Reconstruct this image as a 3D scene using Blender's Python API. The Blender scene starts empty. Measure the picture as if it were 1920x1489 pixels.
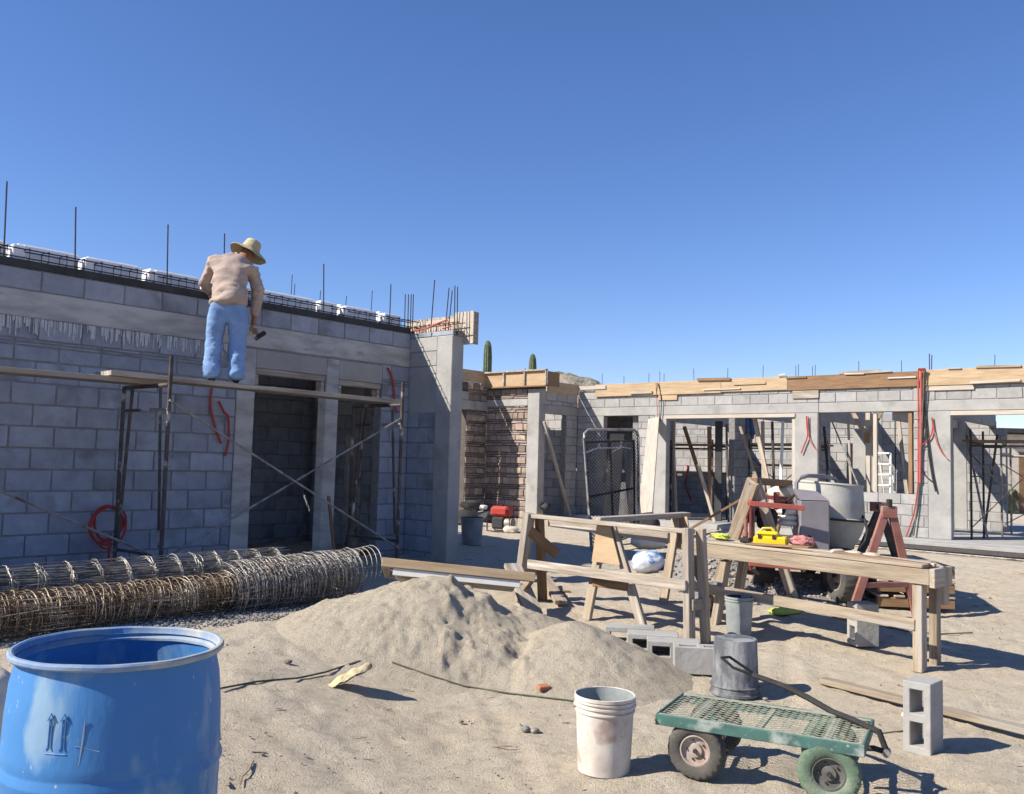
import bpy, bmesh, math, random
import numpy as np
from mathutils import Vector, Matrix
random.seed(7)
C = bpy.context.scene.collection
PI = math.pi
# ------------------------------------------------------------------ camera
FPX, CX, CY, H = 1690., 960., 744.5, 1.55
rho = math.atan(.0262); pit = math.atan(120.9/1690)
R0 = Vector((1,0,0)); F = Vector((0,math.cos(pit),math.sin(pit))); U0 = Vector((0,-math.sin(pit),math.cos(pit)))
RR = R0*math.cos(rho)+U0*math.sin(rho); UU = U0*math.cos(rho)-R0*math.sin(rho)
cam = bpy.data.cameras.new('camera'); camo = bpy.data.objects.new('camera', cam); C.objects.link(camo)
m = Matrix((RR,UU,-F)).transposed().to_4x4(); m.translation = (0,0,H); camo.matrix_world = m
cam.sensor_width = 36; cam.lens = FPX/1920*36; cam.clip_end = 6000; cam.clip_start = .05
bpy.context.scene.camera = camo
# ------------------------------------------------------------------ light
SAZ, SEL = 73., 38.5          # azimuth the shadows point to (clockwise from +Y), elevation of the sun
w = bpy.data.worlds.new('World'); bpy.context.scene.world = w; w.use_nodes = True
nt = w.node_tree; bg = nt.nodes['Background']; sky = nt.nodes.new('ShaderNodeTexSky')
sky.sky_type = 'NISHITA'; sky.sun_disc = False; sky.sun_elevation = math.radians(SEL)
sky.sun_rotation = math.radians(SAZ+180); sky.air_density = 1.0; sky.dust_density = 0.0; sky.ozone_density = 5.0; sky.altitude = 600
hs_=nt.nodes.new('ShaderNodeHueSaturation'); hs_.inputs['Saturation'].default_value=1.12; nt.links.new(sky.outputs[0], hs_.inputs['Color']); tn_=nt.nodes.new('ShaderNodeVectorMath'); tn_.operation='MULTIPLY'; tn_.inputs[1].default_value=(1.04,.895,1.0); nt.links.new(hs_.outputs[0], tn_.inputs[0]); nt.links.new(tn_.outputs[0], bg.inputs[0]); bg.inputs[1].default_value = .092
sl = bpy.data.lights.new('sun','SUN'); sl.energy = 5.0; sl.angle = math.radians(.53); sl.color = (1,.93,.82)
so = bpy.data.objects.new('sun', sl); C.objects.link(so)
sd = Vector((math.sin(math.radians(SAZ))*math.cos(math.radians(SEL)), math.cos(math.radians(SAZ))*math.cos(math.radians(SEL)), -math.sin(math.radians(SEL))))
so.rotation_euler = sd.to_track_quat('-Z','Y').to_euler(); so.location = (-10,-5,20)
sc = bpy.context.scene
sc.view_settings.view_transform = 'Standard'; sc.view_settings.look = 'None'; sc.view_settings.gamma = 1
sc.view_settings.use_curve_mapping = False; sc.view_settings.exposure = 0.82

# ------------------------------------------------------------------ geometry of the place
AZ = math.radians(40.3)
VV = Vector((math.cos(AZ),-math.sin(AZ),0)); UV = Vector((math.sin(AZ),math.cos(AZ),0))
OO = Vector((-1.365,11.923,0))
def W(a,b,z=0): return OO+VV*a+UV*b+Vector((0,0,z))       # building frame: a away from the left wall, b along it
def ss(t): t=np.clip(t,0,1); return t*t*(3-2*t)
def g(x,y):
    r = .27*ss((y-5)/5.5); l = .03+.27*ss(y/7.0)
    k = ss((-.2-x)/1.6); return r*(1-k)+l*k
def ray(px,py): return F+RR*((px-CX)/FPX)-UU*((py-CY)/FPX)
def at(px,py,Y):
    r = ray(px,py); return Vector((0,0,H))+r*(Y/r.y)
def atz(px,py,z):
    r = ray(px,py); return Vector((0,0,H))+r*((z-H)/r.z)
def gnd(px,py):
    z=0.
    for i in range(40): P=atz(px,py,z); z=.5*z+.5*float(g(P.x,P.y))
    return P
def onp(px,py,P,n):
    r=ray(px,py); c=Vector((0,0,H)); return c+r*((P-c).dot(n)/r.dot(n))
def La(px,py,a): return onp(px,py,W(a,0),VV)     # point on the plane at distance a from the left wall
def Lb(px,py,b): return onp(px,py,W(0,b),UV)
def G(x,y): return float(g(x,y))

# ------------------------------------------------------------------ noise for terrain
_rs=np.random.RandomState(3); _lat=_rs.rand(256,256)
def vn(x,y):
    xi=np.floor(x).astype(int); yi=np.floor(y).astype(int); fx=x-xi; fy=y-yi
    fx=fx*fx*(3-2*fx); fy=fy*fy*(3-2*fy)
    a=_lat[xi%256,yi%256]; b=_lat[(xi+1)%256,yi%256]; c=_lat[xi%256,(yi+1)%256]; d=_lat[(xi+1)%256,(yi+1)%256]
    return (a*(1-fx)+b*fx)*(1-fy)+(c*(1-fx)+d*fx)*fy
def fbm(x,y,o=4):
    s=0;a=.5
    for i in range(o): s=s+a*vn(x+i*17.3,y+i*9.1); x=x*2.03; y=y*2.03; a*=.5
    return s

# ------------------------------------------------------------------ materials
def node(nt,t,**k):
    n=nt.nodes.new(t)
    for a,b in k.items(): setattr(n,a,b)
    return n
MATS={}
def mat(name,c1,c2=None,scale=6,rough=.85,bump=.2,bscale=60,metal=0,stretch=None,rnd=.0,c3=None,s3=1.5,t3=.55,dist=.01,spec=.3,det=8,t1=(.35,.65),c4=None,s4=40,t4=.66):
    if name in MATS: return MATS[name]
    m=bpy.data.materials.new(name); m.use_nodes=True; nt=m.node_tree; b=nt.nodes['Principled BSDF']; L=nt.links.new
    b.inputs['Roughness'].default_value=rough; b.inputs['Metallic'].default_value=metal
    b.inputs['Specular IOR Level'].default_value=spec
    tc=node(nt,'ShaderNodeTexCoord'); mp=node(nt,'ShaderNodeMapping'); oi=node(nt,'ShaderNodeObjectInfo')
    ad=node(nt,'ShaderNodeVectorMath',operation='MULTIPLY_ADD'); ad.inputs[1].default_value=(37,23,11)
    L(oi.outputs['Random'],ad.inputs[0]); L(tc.outputs['Object'],ad.inputs[2]); L(ad.outputs[0],mp.inputs[0])
    if stretch: mp.inputs['Scale'].default_value=stretch
    n=node(nt,'ShaderNodeTexNoise'); n.inputs['Scale'].default_value=scale; n.inputs['Detail'].default_value=det; n.inputs['Roughness'].default_value=.62
    L(mp.outputs[0],n.inputs['Vector'])
    r=node(nt,'ShaderNodeValToRGB'); r.color_ramp.elements[0].position=t1[0]; r.color_ramp.elements[1].position=t1[1]
    c2=c2 or tuple(x*.75 for x in c1)
    r.color_ramp.elements[0].color=(*c2,1); r.color_ramp.elements[1].color=(*c1,1)
    L(n.outputs['Fac'],r.inputs[0]); col=r.outputs[0]
    if c3:
        n3=node(nt,'ShaderNodeTexNoise'); n3.inputs['Scale'].default_value=s3; n3.inputs['Detail'].default_value=6; L(mp.outputs[0],n3.inputs['Vector'])
        r3=node(nt,'ShaderNodeValToRGB'); r3.color_ramp.elements[0].position=t3; r3.color_ramp.elements[1].position=min(1,t3+.12)
        L(n3.outputs['Fac'],r3.inputs[0]); mx=node(nt,'ShaderNodeMix',data_type='RGBA'); L(r3.outputs[0],mx.inputs[0]); L(col,mx.inputs[6]); mx.inputs[7].default_value=(*c3,1); col=mx.outputs[2]
    if c4:
        n4=node(nt,'ShaderNodeTexNoise'); n4.inputs['Scale'].default_value=s4; n4.inputs['Detail'].default_value=3; n4.inputs['Roughness'].default_value=.7; L(mp.outputs[0],n4.inputs['Vector'])
        r4=node(nt,'ShaderNodeValToRGB'); r4.color_ramp.elements[0].position=t4; r4.color_ramp.elements[1].position=min(1,t4+.05)
        L(n4.outputs['Fac'],r4.inputs[0]); m4=node(nt,'ShaderNodeMix',data_type='RGBA'); L(r4.outputs[0],m4.inputs[0]); L(col,m4.inputs[6]); m4.inputs[7].default_value=(*c4,1); col=m4.outputs[2]
    if rnd:
        hs=node(nt,'ShaderNodeHueSaturation'); mr=node(nt,'ShaderNodeMapRange'); mr.inputs[3].default_value=1-rnd; mr.inputs[4].default_value=1+rnd
        L(oi.outputs['Random'],mr.inputs[0]); L(mr.outputs[0],hs.inputs['Value']); L(col,hs.inputs['Color']); col=hs.outputs[0]
    L(col,b.inputs['Base Color'])
    if bump:
        nb=node(nt,'ShaderNodeTexNoise'); nb.inputs['Scale'].default_value=bscale; nb.inputs['Detail'].default_value=6; L(mp.outputs[0],nb.inputs['Vector'])
        bp=node(nt,'ShaderNodeBump'); bp.inputs['Strength'].default_value=bump; bp.inputs['Distance'].default_value=dist
        L(nb.outputs['Fac'],bp.inputs['Height']); L(bp.outputs[0],b.inputs['Normal'])
    MATS[name]=m; return m
M={}
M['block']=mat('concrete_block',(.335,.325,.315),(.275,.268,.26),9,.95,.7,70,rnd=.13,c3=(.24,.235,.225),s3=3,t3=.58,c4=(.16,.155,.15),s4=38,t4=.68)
M['block_shade']=mat('weathered_shade_block',(.305,.33,.385),(.235,.255,.30),6,.95,.7,70,rnd=.12,c3=(.17,.175,.195),s3=2.2,t3=.57,c4=(.40,.40,.40),s4=24,t4=.70)  # stained block with the blue of the shade put into its base colour
M['mortar']=mat('mortar',(.24,.235,.225),(.17,.165,.16),14,.98,.5,60)
M['conc']=mat('cast_concrete',(.35,.335,.31),(.26,.25,.235),2.5,.93,.35,30,c3=(.24,.23,.215),s3=1.6,t3=.6,t1=(.3,.7))
M['conc_l']=mat('light_concrete',(.35,.34,.32),(.28,.272,.26),3,.93,.45,25,c3=(.24,.235,.22),s3=2.4,t3=.58,c4=(.17,.165,.155),s4=30,t4=.69)
M['conc_grain']=mat('board_marked_concrete',(.44,.43,.41),(.30,.295,.285),2.2,.93,.4,20,stretch=(1,1,3.2),c3=(.22,.21,.2),s3=2,t3=.63,t1=(.38,.6))
M['drip']=mat('cement_drip',(.55,.55,.54),(.45,.45,.45),20,.95,.3,60)
M['wood']=mat('sun_bleached_wood',(.39,.325,.24),(.235,.18,.125),2.2,.85,.5,14,stretch=(1,14,14),rnd=.16,c3=(.33,.30,.26),s3=1.1,t3=.52)
M['wood_grey']=mat('grey_old_wood',(.40,.35,.29),(.23,.19,.15),2.2,.88,.5,14,stretch=(1,14,14),rnd=.12,c3=(.46,.43,.39),s3=1.2,t3=.55)
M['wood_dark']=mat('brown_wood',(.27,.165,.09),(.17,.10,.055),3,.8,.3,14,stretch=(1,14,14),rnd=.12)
M['wood_new']=mat('fresh_pine',(.42,.32,.20),(.32,.22,.13),2.6,.7,.2,12,stretch=(1,10,10),rnd=.07,c3=(.36,.20,.08),s3=2.5,t3=.68)
M['wood_pale']=mat('pale_board',(.47,.42,.35),(.37,.32,.26),2.6,.75,.2,12,stretch=(1,10,10),rnd=.05)
M['ply']=mat('plywood',(.44,.32,.20),(.34,.23,.13),1.6,.75,.1,20,stretch=(1,1,5),rnd=.05)
M['ply_face']=mat('white_faced_plywood',(.70,.68,.63),(.6,.57,.5),3,.6,.1,20)
M['steel_dark']=mat('dark_steel',(.07,.065,.06),(.03,.028,.027),12,.6,.3,60,metal=.4,c3=(.16,.08,.04),s3=6,t3=.6)
M['steel_grey']=mat('worn_grey_tube',(.34,.33,.31),(.20,.18,.16),10,.55,.2,60,metal=.4,c3=(.12,.08,.06),s3=7,t3=.55)
M['steel_old']=mat('mortar_splashed_tube',(.10,.085,.075),(.05,.04,.04),9,.7,.2,60,metal=.2,c3=(.42,.40,.37),s3=5,t3=.56)
M['rebar']=mat('rebar',(.06,.055,.055),(.035,.03,.03),20,.7,.3,90,metal=.3)
M['rebar_rust']=mat('rusty_rebar',(.22,.11,.06),(.12,.06,.035),20,.8,.3,90,metal=.2)
M['wire']=mat('galvanised_wire',(.36,.34,.31),(.12,.11,.10),10,.5,.1,60,metal=.3,c3=(.24,.17,.12),s3=3,t3=.6)
M['wire_rust']=mat('rusty_wire',(.26,.195,.13),(.12,.08,.05),10,.6,.1,60,metal=.2,c3=(.44,.38,.30),s3=5,t3=.52)
M['foam']=mat('white_polystyrene',(.82,.83,.84),(.76,.77,.79),14,.9,.2,120)
M['blue']=mat('blue_plastic',(.045,.185,.43),(.035,.15,.37),3,.55,.12,50,stretch=(1,1,.45),c3=(.19,.31,.44),s3=7,t3=.56,spec=.4,c4=(.33,.38,.42),s4=45,t4=.67)
M['blue_dust']=mat('dusty_blue_rim',(.38,.38,.33),(.10,.20,.38),3.5,.8,.2,40,t1=(.42,.62))
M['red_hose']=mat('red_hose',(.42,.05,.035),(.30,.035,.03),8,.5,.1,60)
M['sunlit_hose']=mat('sunlit_hose',(.42,.10,.085),(.33,.07,.06),8,.75,.2,60,rnd=.15)  # dusty red hose, paler because sunlight is put into its colour
M['orange_hose']=mat('orange_conduit',(.45,.10,.07),(.36,.08,.06),8,.5,.1,60)
M['black']=mat('black_rubber',(.018,.018,.018),(.035,.033,.03),10,.75,.2,60)
M['tyre']=mat('dusty_tyre',(.055,.053,.05),(.10,.09,.078),7,.9,.3,80)
M['tyre_green']=mat('green_dusted_tyre',(.13,.185,.125),(.08,.12,.085),6,.85,.35,80,c3=(.20,.21,.16),s3=6,t3=.6)
M['green']=mat('worn_green_paint',(.05,.13,.11),(.035,.085,.075),9,.6,.15,60,c4=(.36,.37,.33),s4=30,t4=.66,c3=(.27,.31,.28),s3=7,t3=.56,spec=.5)
M['green_light']=mat('dusty_green_mesh',(.20,.24,.185),(.36,.34,.27),14,.8,.1,60)
M['scuff']=mat('pale_scuff',(.26,.29,.32),(.18,.24,.34),30,.9,.1,50)
M['rim_dark']=mat('dusty_dark_rim',(.14,.14,.12),(.06,.06,.055),8,.8,.2,60,c3=(.30,.31,.27),s3=5,t3=.62)
M['rim']=mat('chalky_rim',(.40,.36,.32),(.24,.17,.13),10,.7,.2,60)
M['white_pl']=mat('dirty_white_bucket',(.62,.59,.53),(.42,.36,.31),4,.6,.15,30,c3=(.33,.25,.21),s3=7,t3=.56,c4=(.28,.24,.2),s4=35,t4=.68)
M['cement_bucket']=mat('cement_caked_bucket',(.25,.255,.26),(.09,.095,.105),5,.85,.5,40,stretch=(1,1,.45),c3=(.42,.42,.42),s3=9,t3=.62,t1=(.46,.60))
M['grey_cement']=mat('grey_bucket_inner',(.30,.32,.31),(.2,.22,.22),6,.85,.2,40)
M['grey_paint']=mat('grey_enamel',(.22,.20,.215),(.18,.165,.18),5,.5,.08,40,c3=(.32,.3,.3),s3=4,t3=.7,spec=.5)
M['drum']=mat('cement_dusted_drum',(.42,.41,.37),(.33,.325,.29),4,.8,.25,40,c3=(.45,.43,.39),s3=3,t3=.6)
M['red_paint']=mat('faded_red_paint',(.36,.095,.07),(.28,.07,.055),6,.6,.15,50,c3=(.40,.22,.18),s3=4,t3=.64)
M['maroon']=mat('oxide_primer',(.30,.135,.11),(.22,.09,.07),6,.7,.2,50,c3=(.38,.26,.22),s3=5,t3=.62)
M['yellow']=mat('yellow_plastic',(.72,.52,.01),(.60,.42,.01),6,.5,.1,40,spec=.4,c3=(.45,.36,.12),s3=9,t3=.63)
M['lime']=mat('lime_rag',(.50,.56,.12),(.38,.44,.08),8,.95,.5,30)
M['pink_rag']=mat('pink_rag',(.42,.20,.19),(.30,.10,.10),14,.95,.6,40)
M['white']=mat('white_paint',(.78,.77,.74),(.66,.64,.6),6,.6,.1,40)
M['sack']=mat('cement_sack',(.62,.56,.47),(.5,.44,.36),5,.9,.5,16)
M['stone']=mat('rubble_stone',(.32,.25,.20),(.22,.165,.135),6,.92,.6,24,rnd=.3,c3=(.44,.35,.28),s3=3,t3=.6)
M['slate']=mat('thin_slate',(.28,.23,.20),(.19,.15,.135),8,.92,.6,24,rnd=.3)
M['stone_mortar']=mat('dark_joint',(.12,.10,.09),(.08,.07,.06),8,.98,.5,30)
M['shirt']=mat('tan_shirt',(.40,.315,.265),(.33,.255,.215),5,.95,.25,18,dist=.02)
M['denim']=mat('washed_denim',(.21,.33,.55),(.14,.24,.44),5,.95,.3,60,c3=(.34,.45,.62),s3=3,t3=.6)
M['denim_dark']=mat('blue_denim',(.06,.12,.30),(.05,.09,.22),5,.95,.3,60)
M['skin']=mat('tanned_skin',(.28,.14,.08),(.24,.12,.07),6,.6,.1,40)
M['straw']=mat('straw',(.52,.44,.27),(.36,.30,.18),9,.85,.5,60,stretch=(1,1,8))
M['cactus']=mat('cactus_green',(.12,.15,.085),(.06,.085,.045),5,.9,.5,9,c3=(.20,.19,.13),s3=4,t3=.6)
M['bush']=mat('desert_shrub',(.10,.11,.05),(.06,.07,.03),5,.9,.3,20,rnd=.3)
M['pebble']=mat('pebble',(.36,.31,.25),(.20,.17,.14),10,.9,.4,60,rnd=.35)
M['gravel']=mat('grey_gravel',(.25,.245,.24),(.14,.135,.13),40,.9,.5,90)
M['brick']=mat('clay_brick',(.40,.17,.09),(.3,.12,.06),8,.9,.4,50)
M['dark']=mat('dark_clutter',(.05,.05,.055),(.03,.03,.03),6,.8,.3,40)
M['blue_print']=mat('blue_white_sack',(.60,.64,.70),(.10,.24,.52),3.5,.7,.2,20,t1=(.45,.5))
M['hillrock']=mat('rocky_hill',(.33,.29,.23),(.20,.175,.13),.35,.95,.8,1.2,dist=.5,c3=(.14,.13,.085),s3=.8,t3=.52)
def ground_mat(name,base,dark,warm):
    m=bpy.data.materials.new(name); m.use_nodes=True; nt=m.node_tree; b=nt.nodes['Principled BSDF']; L=nt.links.new
    b.inputs['Roughness'].default_value=.97; b.inputs['Specular IOR Level'].default_value=.1
    tc=node(nt,'ShaderNodeTexCoord')
    def nz(s,d=8,r=.6):
        n=node(nt,'ShaderNodeTexNoise'); n.inputs['Scale'].default_value=s; n.inputs['Detail'].default_value=d; n.inputs['Roughness'].default_value=r
        L(tc.outputs['Object'],n.inputs['Vector']); return n.outputs['Fac']
    def rp(f,a,b_):
        r=node(nt,'ShaderNodeValToRGB'); r.color_ramp.elements[0].position=a; r.color_ramp.elements[1].position=b_; L(f,r.inputs[0]); return r.outputs[0]
    def mix(f,c1,c2):
        x=node(nt,'ShaderNodeMix',data_type='RGBA'); L(f,x.inputs[0])
        for i,c in((6,c1),(7,c2)):
            if isinstance(c,tuple): x.inputs[i].default_value=(*c,1)
            else: L(c,x.inputs[i])
        return x.outputs[2]
    c=mix(rp(nz(.7,5),.42,.62),base,warm)
    c=mix(rp(nz(9,9,.7),.50,.68),c,dark)
    c=mix(rp(nz(70,4,.7),.56,.70),c,tuple(x*.62 for x in dark))
    c=mix(rp(nz(45,3,.7),.62,.72),c,tuple(min(1,x*1.2) for x in base))
    L(c,b.inputs['Base Color'])
    ad=node(nt,'ShaderNodeMath',operation='ADD'); L(nz(18,8,.7),ad.inputs[0]); L(nz(110,4,.7),ad.inputs[1])
    bp=node(nt,'ShaderNodeBump'); bp.inputs['Strength'].default_value=.9; bp.inputs['Distance'].default_value=.024
    L(ad.outputs[0],bp.inputs['Height']); L(bp.outputs[0],b.inputs['Normal'])
    return m
M['ground']=ground_mat('sandy_ground',(.53,.465,.365),(.38,.33,.26),(.54,.455,.34))
M['sand']=ground_mat('builders_sand',(.46,.405,.315),(.335,.285,.22),(.45,.39,.30))

# ------------------------------------------------------------------ geometry helpers
class Geo:
    def __init__(s): s.v=[]; s.f=[]
    def add(s,vs,fs):
        n=len(s.v); s.v+= [Vector(p) for p in vs]; s.f+=[tuple(i+n for i in q) for q in fs]; return s
    def box(s,lo,hi,c=0,mtx=None):
        x0,y0,z0=lo; x1,y1,z1=hi; cx,cy,cz=(x0+x1)/2,(y0+y1)/2,(z0+z1)/2; hx,hy,hz=(x1-x0)/2,(y1-y0)/2,(z1-z0)/2
        if c<=0:
            vs=[(cx+sx*hx,cy+sy*hy,cz+sz*hz) for sz in(-1,1) for sy in(-1,1) for sx in(-1,1)]
            fs=[(0,2,3,1),(4,5,7,6),(0,1,5,4),(2,6,7,3),(0,4,6,2),(1,3,7,5)]
        else:
            c=min(c,hx*.9,hy*.9,hz*.9); vs=[];idx={}
            for sx in(-1,1):
                for sy in(-1,1):
                    for sz in(-1,1):
                        for k in range(3):
                            p=[sx*(hx-(0 if k==0 else c)),sy*(hy-(0 if k==1 else c)),sz*(hz-(0 if k==2 else c))]
                            idx[(sx,sy,sz,k)]=len(vs); vs.append((cx+p[0],cy+p[1],cz+p[2]))
            fs=[]
            for k in range(3):
                o=[i for i in range(3) if i!=k]
                for sg in(-1,1):
                    q=[]
                    for a,b in((-1,-1),(1,-1),(1,1),(-1,1)):
                        t=[0,0,0]; t[k]=sg; t[o[0]]=a; t[o[1]]=b; q.append(idx[(*t,k)])
                    fs.append(tuple(q))
            for k in range(3):
                o=[i for i in range(3) if i!=k]
                for a in(-1,1):
                    for b in(-1,1):
                        def key(e,kk):
                            t=[0,0,0]; t[k]=e; t[o[0]]=a; t[o[1]]=b; return idx[(*t,kk)]
                        fs.append((key(-1,o[0]),key(1,o[0]),key(1,o[1]),key(-1,o[1])))
            for sx in(-1,1):
                for sy in(-1,1):
                    for sz in(-1,1): fs.append(tuple(idx[(sx,sy,sz,k)] for k in range(3)))
        if mtx: vs=[mtx@Vector(p) for p in vs]
        return s.add(vs,fs)
    def tube(s,pts,r,n=6,cap=True,closed=False):
        pts=[Vector(p) for p in pts]; N=len(pts); rs=r if isinstance(r,(list,tuple)) else [r]*N
        vs=[];fs=[]; up=None
        for i,p in enumerate(pts):
            if closed: t=(pts[(i+1)%N]-pts[i-1])
            else: t=(pts[min(i+1,N-1)]-pts[max(i-1,0)])
            if t.length<1e-9: t=Vector((0,0,1))
            t.normalize()
            if up is None:
                up=Vector((0,0,1)) if abs(t.z)<.9 else Vector((1,0,0))
            a=t.cross(up)
            if a.length<1e-6: a=t.orthogonal()
            a.normalize(); b=t.cross(a); up=-b if False else up
            for k in range(n):
                an=2*PI*k/n; vs.append(p+(a*math.cos(an)+b*math.sin(an))*rs[i])
        for i in range(N if closed else N-1):
            j=(i+1)%N
            for k in range(n): fs.append((i*n+k,i*n+(k+1)%n,j*n+(k+1)%n,j*n+k))
        if cap and not closed: fs.append(tuple(range(n))); fs.append(tuple((N-1)*n+k for k in range(n)))
        return s.add(vs,fs)
    def lathe(s,prof,n=48,mtx=None,fn=None):
        vs=[];fs=[];N=len(prof)
        for i,(r,z) in enumerate(prof):
            for k in range(n):
                an=2*PI*k/n; p=Vector((r*math.cos(an),r*math.sin(an),z))
                if fn: p=fn(p,an)
                vs.append(mtx@p if mtx else p)
        for i in range(N-1):
            for k in range(n): fs.append((i*n+k,i*n+(k+1)%n,(i+1)*n+(k+1)%n,(i+1)*n+k))
        if prof[0][0]>1e-4 and False: pass
        return s.add(vs,fs)
    def mesh(s,name,smooth=False,clean=True):
        me=bpy.data.meshes.new(name); me.from_pydata([tuple(p) for p in s.v],[],s.f)
        if clean:
            bm=bmesh.new(); bm.from_mesh(me); bmesh.ops.remove_doubles(bm,verts=bm.verts,dist=1e-5); bmesh.ops.recalc_face_normals(bm,faces=bm.faces); bm.to_mesh(me); bm.free()
        if smooth:
            me.shade_smooth()
            try: me.set_sharp_from_angle(angle=math.radians(38))
            except Exception: pass
        return me
MW={}
def link(o,parent,name,mw):
    C.objects.link(o)
    if parent is not None:
        o.parent=parent; o.matrix_local=MW[parent.name].inverted()@mw
    else: o.matrix_world=mw
    MW[o.name]=mw; return o
def thing(name,label,cat,loc=(0,0,0),rz=0,group=None):
    o=bpy.data.objects.new(name,None); o.empty_display_size=.1
    mw=Matrix.Translation(Vector(loc))@Matrix.Rotation(rz,4,'Z'); C.objects.link(o); o.matrix_world=mw; MW[o.name]=mw
    o['label']=label; o['category']=cat
    if group: o['group']=group
    return o
def tag(o,label,cat,group=None):
    o['label']=label; o['category']=cat
    if group: o['group']=group
    return o
def part(name,geo,m,parent=None,smooth=False,space='world',label=None,clean=True):
    """space 'world': verts in world coords; 'local': verts in the parent's frame"""
    if parent is None:
        # origin at base centre
        xs=[p.x for p in geo.v]; ys=[p.y for p in geo.v]; zs=[p.z for p in geo.v]
        o0=Vector(((min(xs)+max(xs))/2,(min(ys)+max(ys))/2,min(zs))); geo.v=[p-o0 for p in geo.v]; mw=Matrix.Translation(o0)
    else:
        mw=MW[parent.name]
        if space=='world':
            inv=mw.inverted(); geo.v=[inv@p for p in geo.v]
    me=geo.mesh(name,smooth,clean); me.materials.append(M[m] if isinstance(m,str) else m)
    o=bpy.data.objects.new(name,me); link(o,parent,name,mw)
    if label: o['label']=label
    return o
_tc={}
def timber(name,p0,p1,w_,h_,m,parent=None,up=(0,0,1),c=.004,label=None):
    """a stick whose local X runs p0->p1; w_ across (horizontal), h_ along up"""
    p0=Vector(p0);p1=Vector(p1); L=(p1-p0).length; x=(p1-p0)/L; u=Vector(up); y=u.cross(x)
    if y.length<1e-4: y=Vector((0,1,0)).cross(x)
    y.normalize(); z=x.cross(y)
    mw=Matrix((x,y,z)).transposed().to_4x4(); mw.translation=p0
    k=(round(L,3),w_,h_,m,c)
    if k not in _tc:
        me=Geo().box((0,-w_/2,-h_/2),(L,w_/2,h_/2),c).mesh(name); me.materials.append(M[m]); _tc[k]=me
    o=bpy.data.objects.new(name,_tc[k]); link(o,parent,name,mw)
    if label: o['label']=label
    return o
def structure(o): o['kind']='structure'; return o
def stuff(o): o['kind']='stuff'; return o

# ------------------------------------------------------------------ ground and hill
xs=np.concatenate([-np.geomspace(3000,7.2,46),np.arange(-7,10.01,.04),np.geomspace(10.2,3000,46)])
ys=np.concatenate([-np.geomspace(300,1.2,14),np.arange(-1,13,.04),np.arange(13,22,.15),np.geomspace(22.2,4000,50)])
X,Y=np.meshgrid(xs,ys); Z=g(X,Y)
near=1-ss((np.hypot(X,Y-6)-9)/6)
Z=Z+near*((fbm(X*1.3,Y*1.3,3)-.44)*.05+(fbm(X*5,Y*5,3)-.44)*.045+(fbm(X*14,Y*14,3)-.44)*.022)
lump=np.clip(fbm(X*5+40,Y*5+9,3)-.55,0,1); Z=Z+near*lump*.06
_r2=np.random.RandomState(11)
for i in range(240):
    y0=3.3+_r2.rand()**1.2*7.5; x0=(-.55+1.25*_r2.rand())*y0; an=_r2.rand()*6.28; dx=(X-x0); dy=(Y-y0); sel=(np.abs(dx)<.3)&(np.abs(dy)<.3)
    c,s_=math.cos(an),math.sin(an); u_=(dx*c+dy*s_)/.13; v_=(-dx*s_+dy*c)/.048; q=u_**2+v_**2; dep=.006+.010*_r2.rand()
    Z=np.where(sel,Z-dep*np.exp(-q**2)+dep*.55*np.exp(-((np.sqrt(q)-1.3)/.25)**2),Z)
for x0,an in((.2,.35),(1.4,-.5),(-.6,1.1)):
    d=(X-x0)*math.cos(an)+(Y-4.2)*math.sin(an)*.5; Z=Z-near*.010*np.exp(-(d/.05)**2)+near*.006*np.exp(-((np.abs(d)-.1)/.05)**2)
def grid_mesh(name,X,Y,Z):
    ny,nx=X.shape; me=bpy.data.meshes.new(name); co=np.stack([X,Y,Z],-1).reshape(-1,3).astype(np.float32)
    i=np.arange(ny*nx).reshape(ny,nx); q=np.stack([i[:-1,:-1],i[:-1,1:],i[1:,1:],i[1:,:-1]],-1).reshape(-1,4)
    me.vertices.add(len(co)); me.vertices.foreach_set('co',co.ravel()); me.loops.add(q.size); me.loops.foreach_set('vertex_index',q.ravel().astype(np.int32))
    me.polygons.add(len(q)); me.polygons.foreach_set('loop_start',np.arange(0,q.size,4,dtype=np.int32)); me.polygons.foreach_set('loop_total',np.full(len(q),4,dtype=np.int32))
    me.polygons.foreach_set('use_smooth',np.ones(len(q),dtype=bool)); me.update(calc_edges=True); me.validate(); return me
me=grid_mesh('ground',X,Y,Z); me.materials.append(M['ground']); go=bpy.data.objects.new('ground',me); C.objects.link(go); structure(go)
# hill beyond the buildings
hx,hy=np.meshgrid(np.linspace(-70,90,150),np.linspace(70,190,90))
hz=11.5*np.exp(-(((hx-6)/11.5)**2+((hy-100)/16)**2))+6*np.exp(-(((hx+18)/18)**2+((hy-110)/16)**2))
hz=hz+(fbm(hx*.35,hy*.35,4)-.45)*2.2*np.clip(hz/5,0,1)-.6
me=grid_mesh('hill',hx,hy,hz); me.materials.append(M['hillrock']); ho=bpy.data.objects.new('hill',me); C.objects.link(ho); structure(ho)
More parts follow.
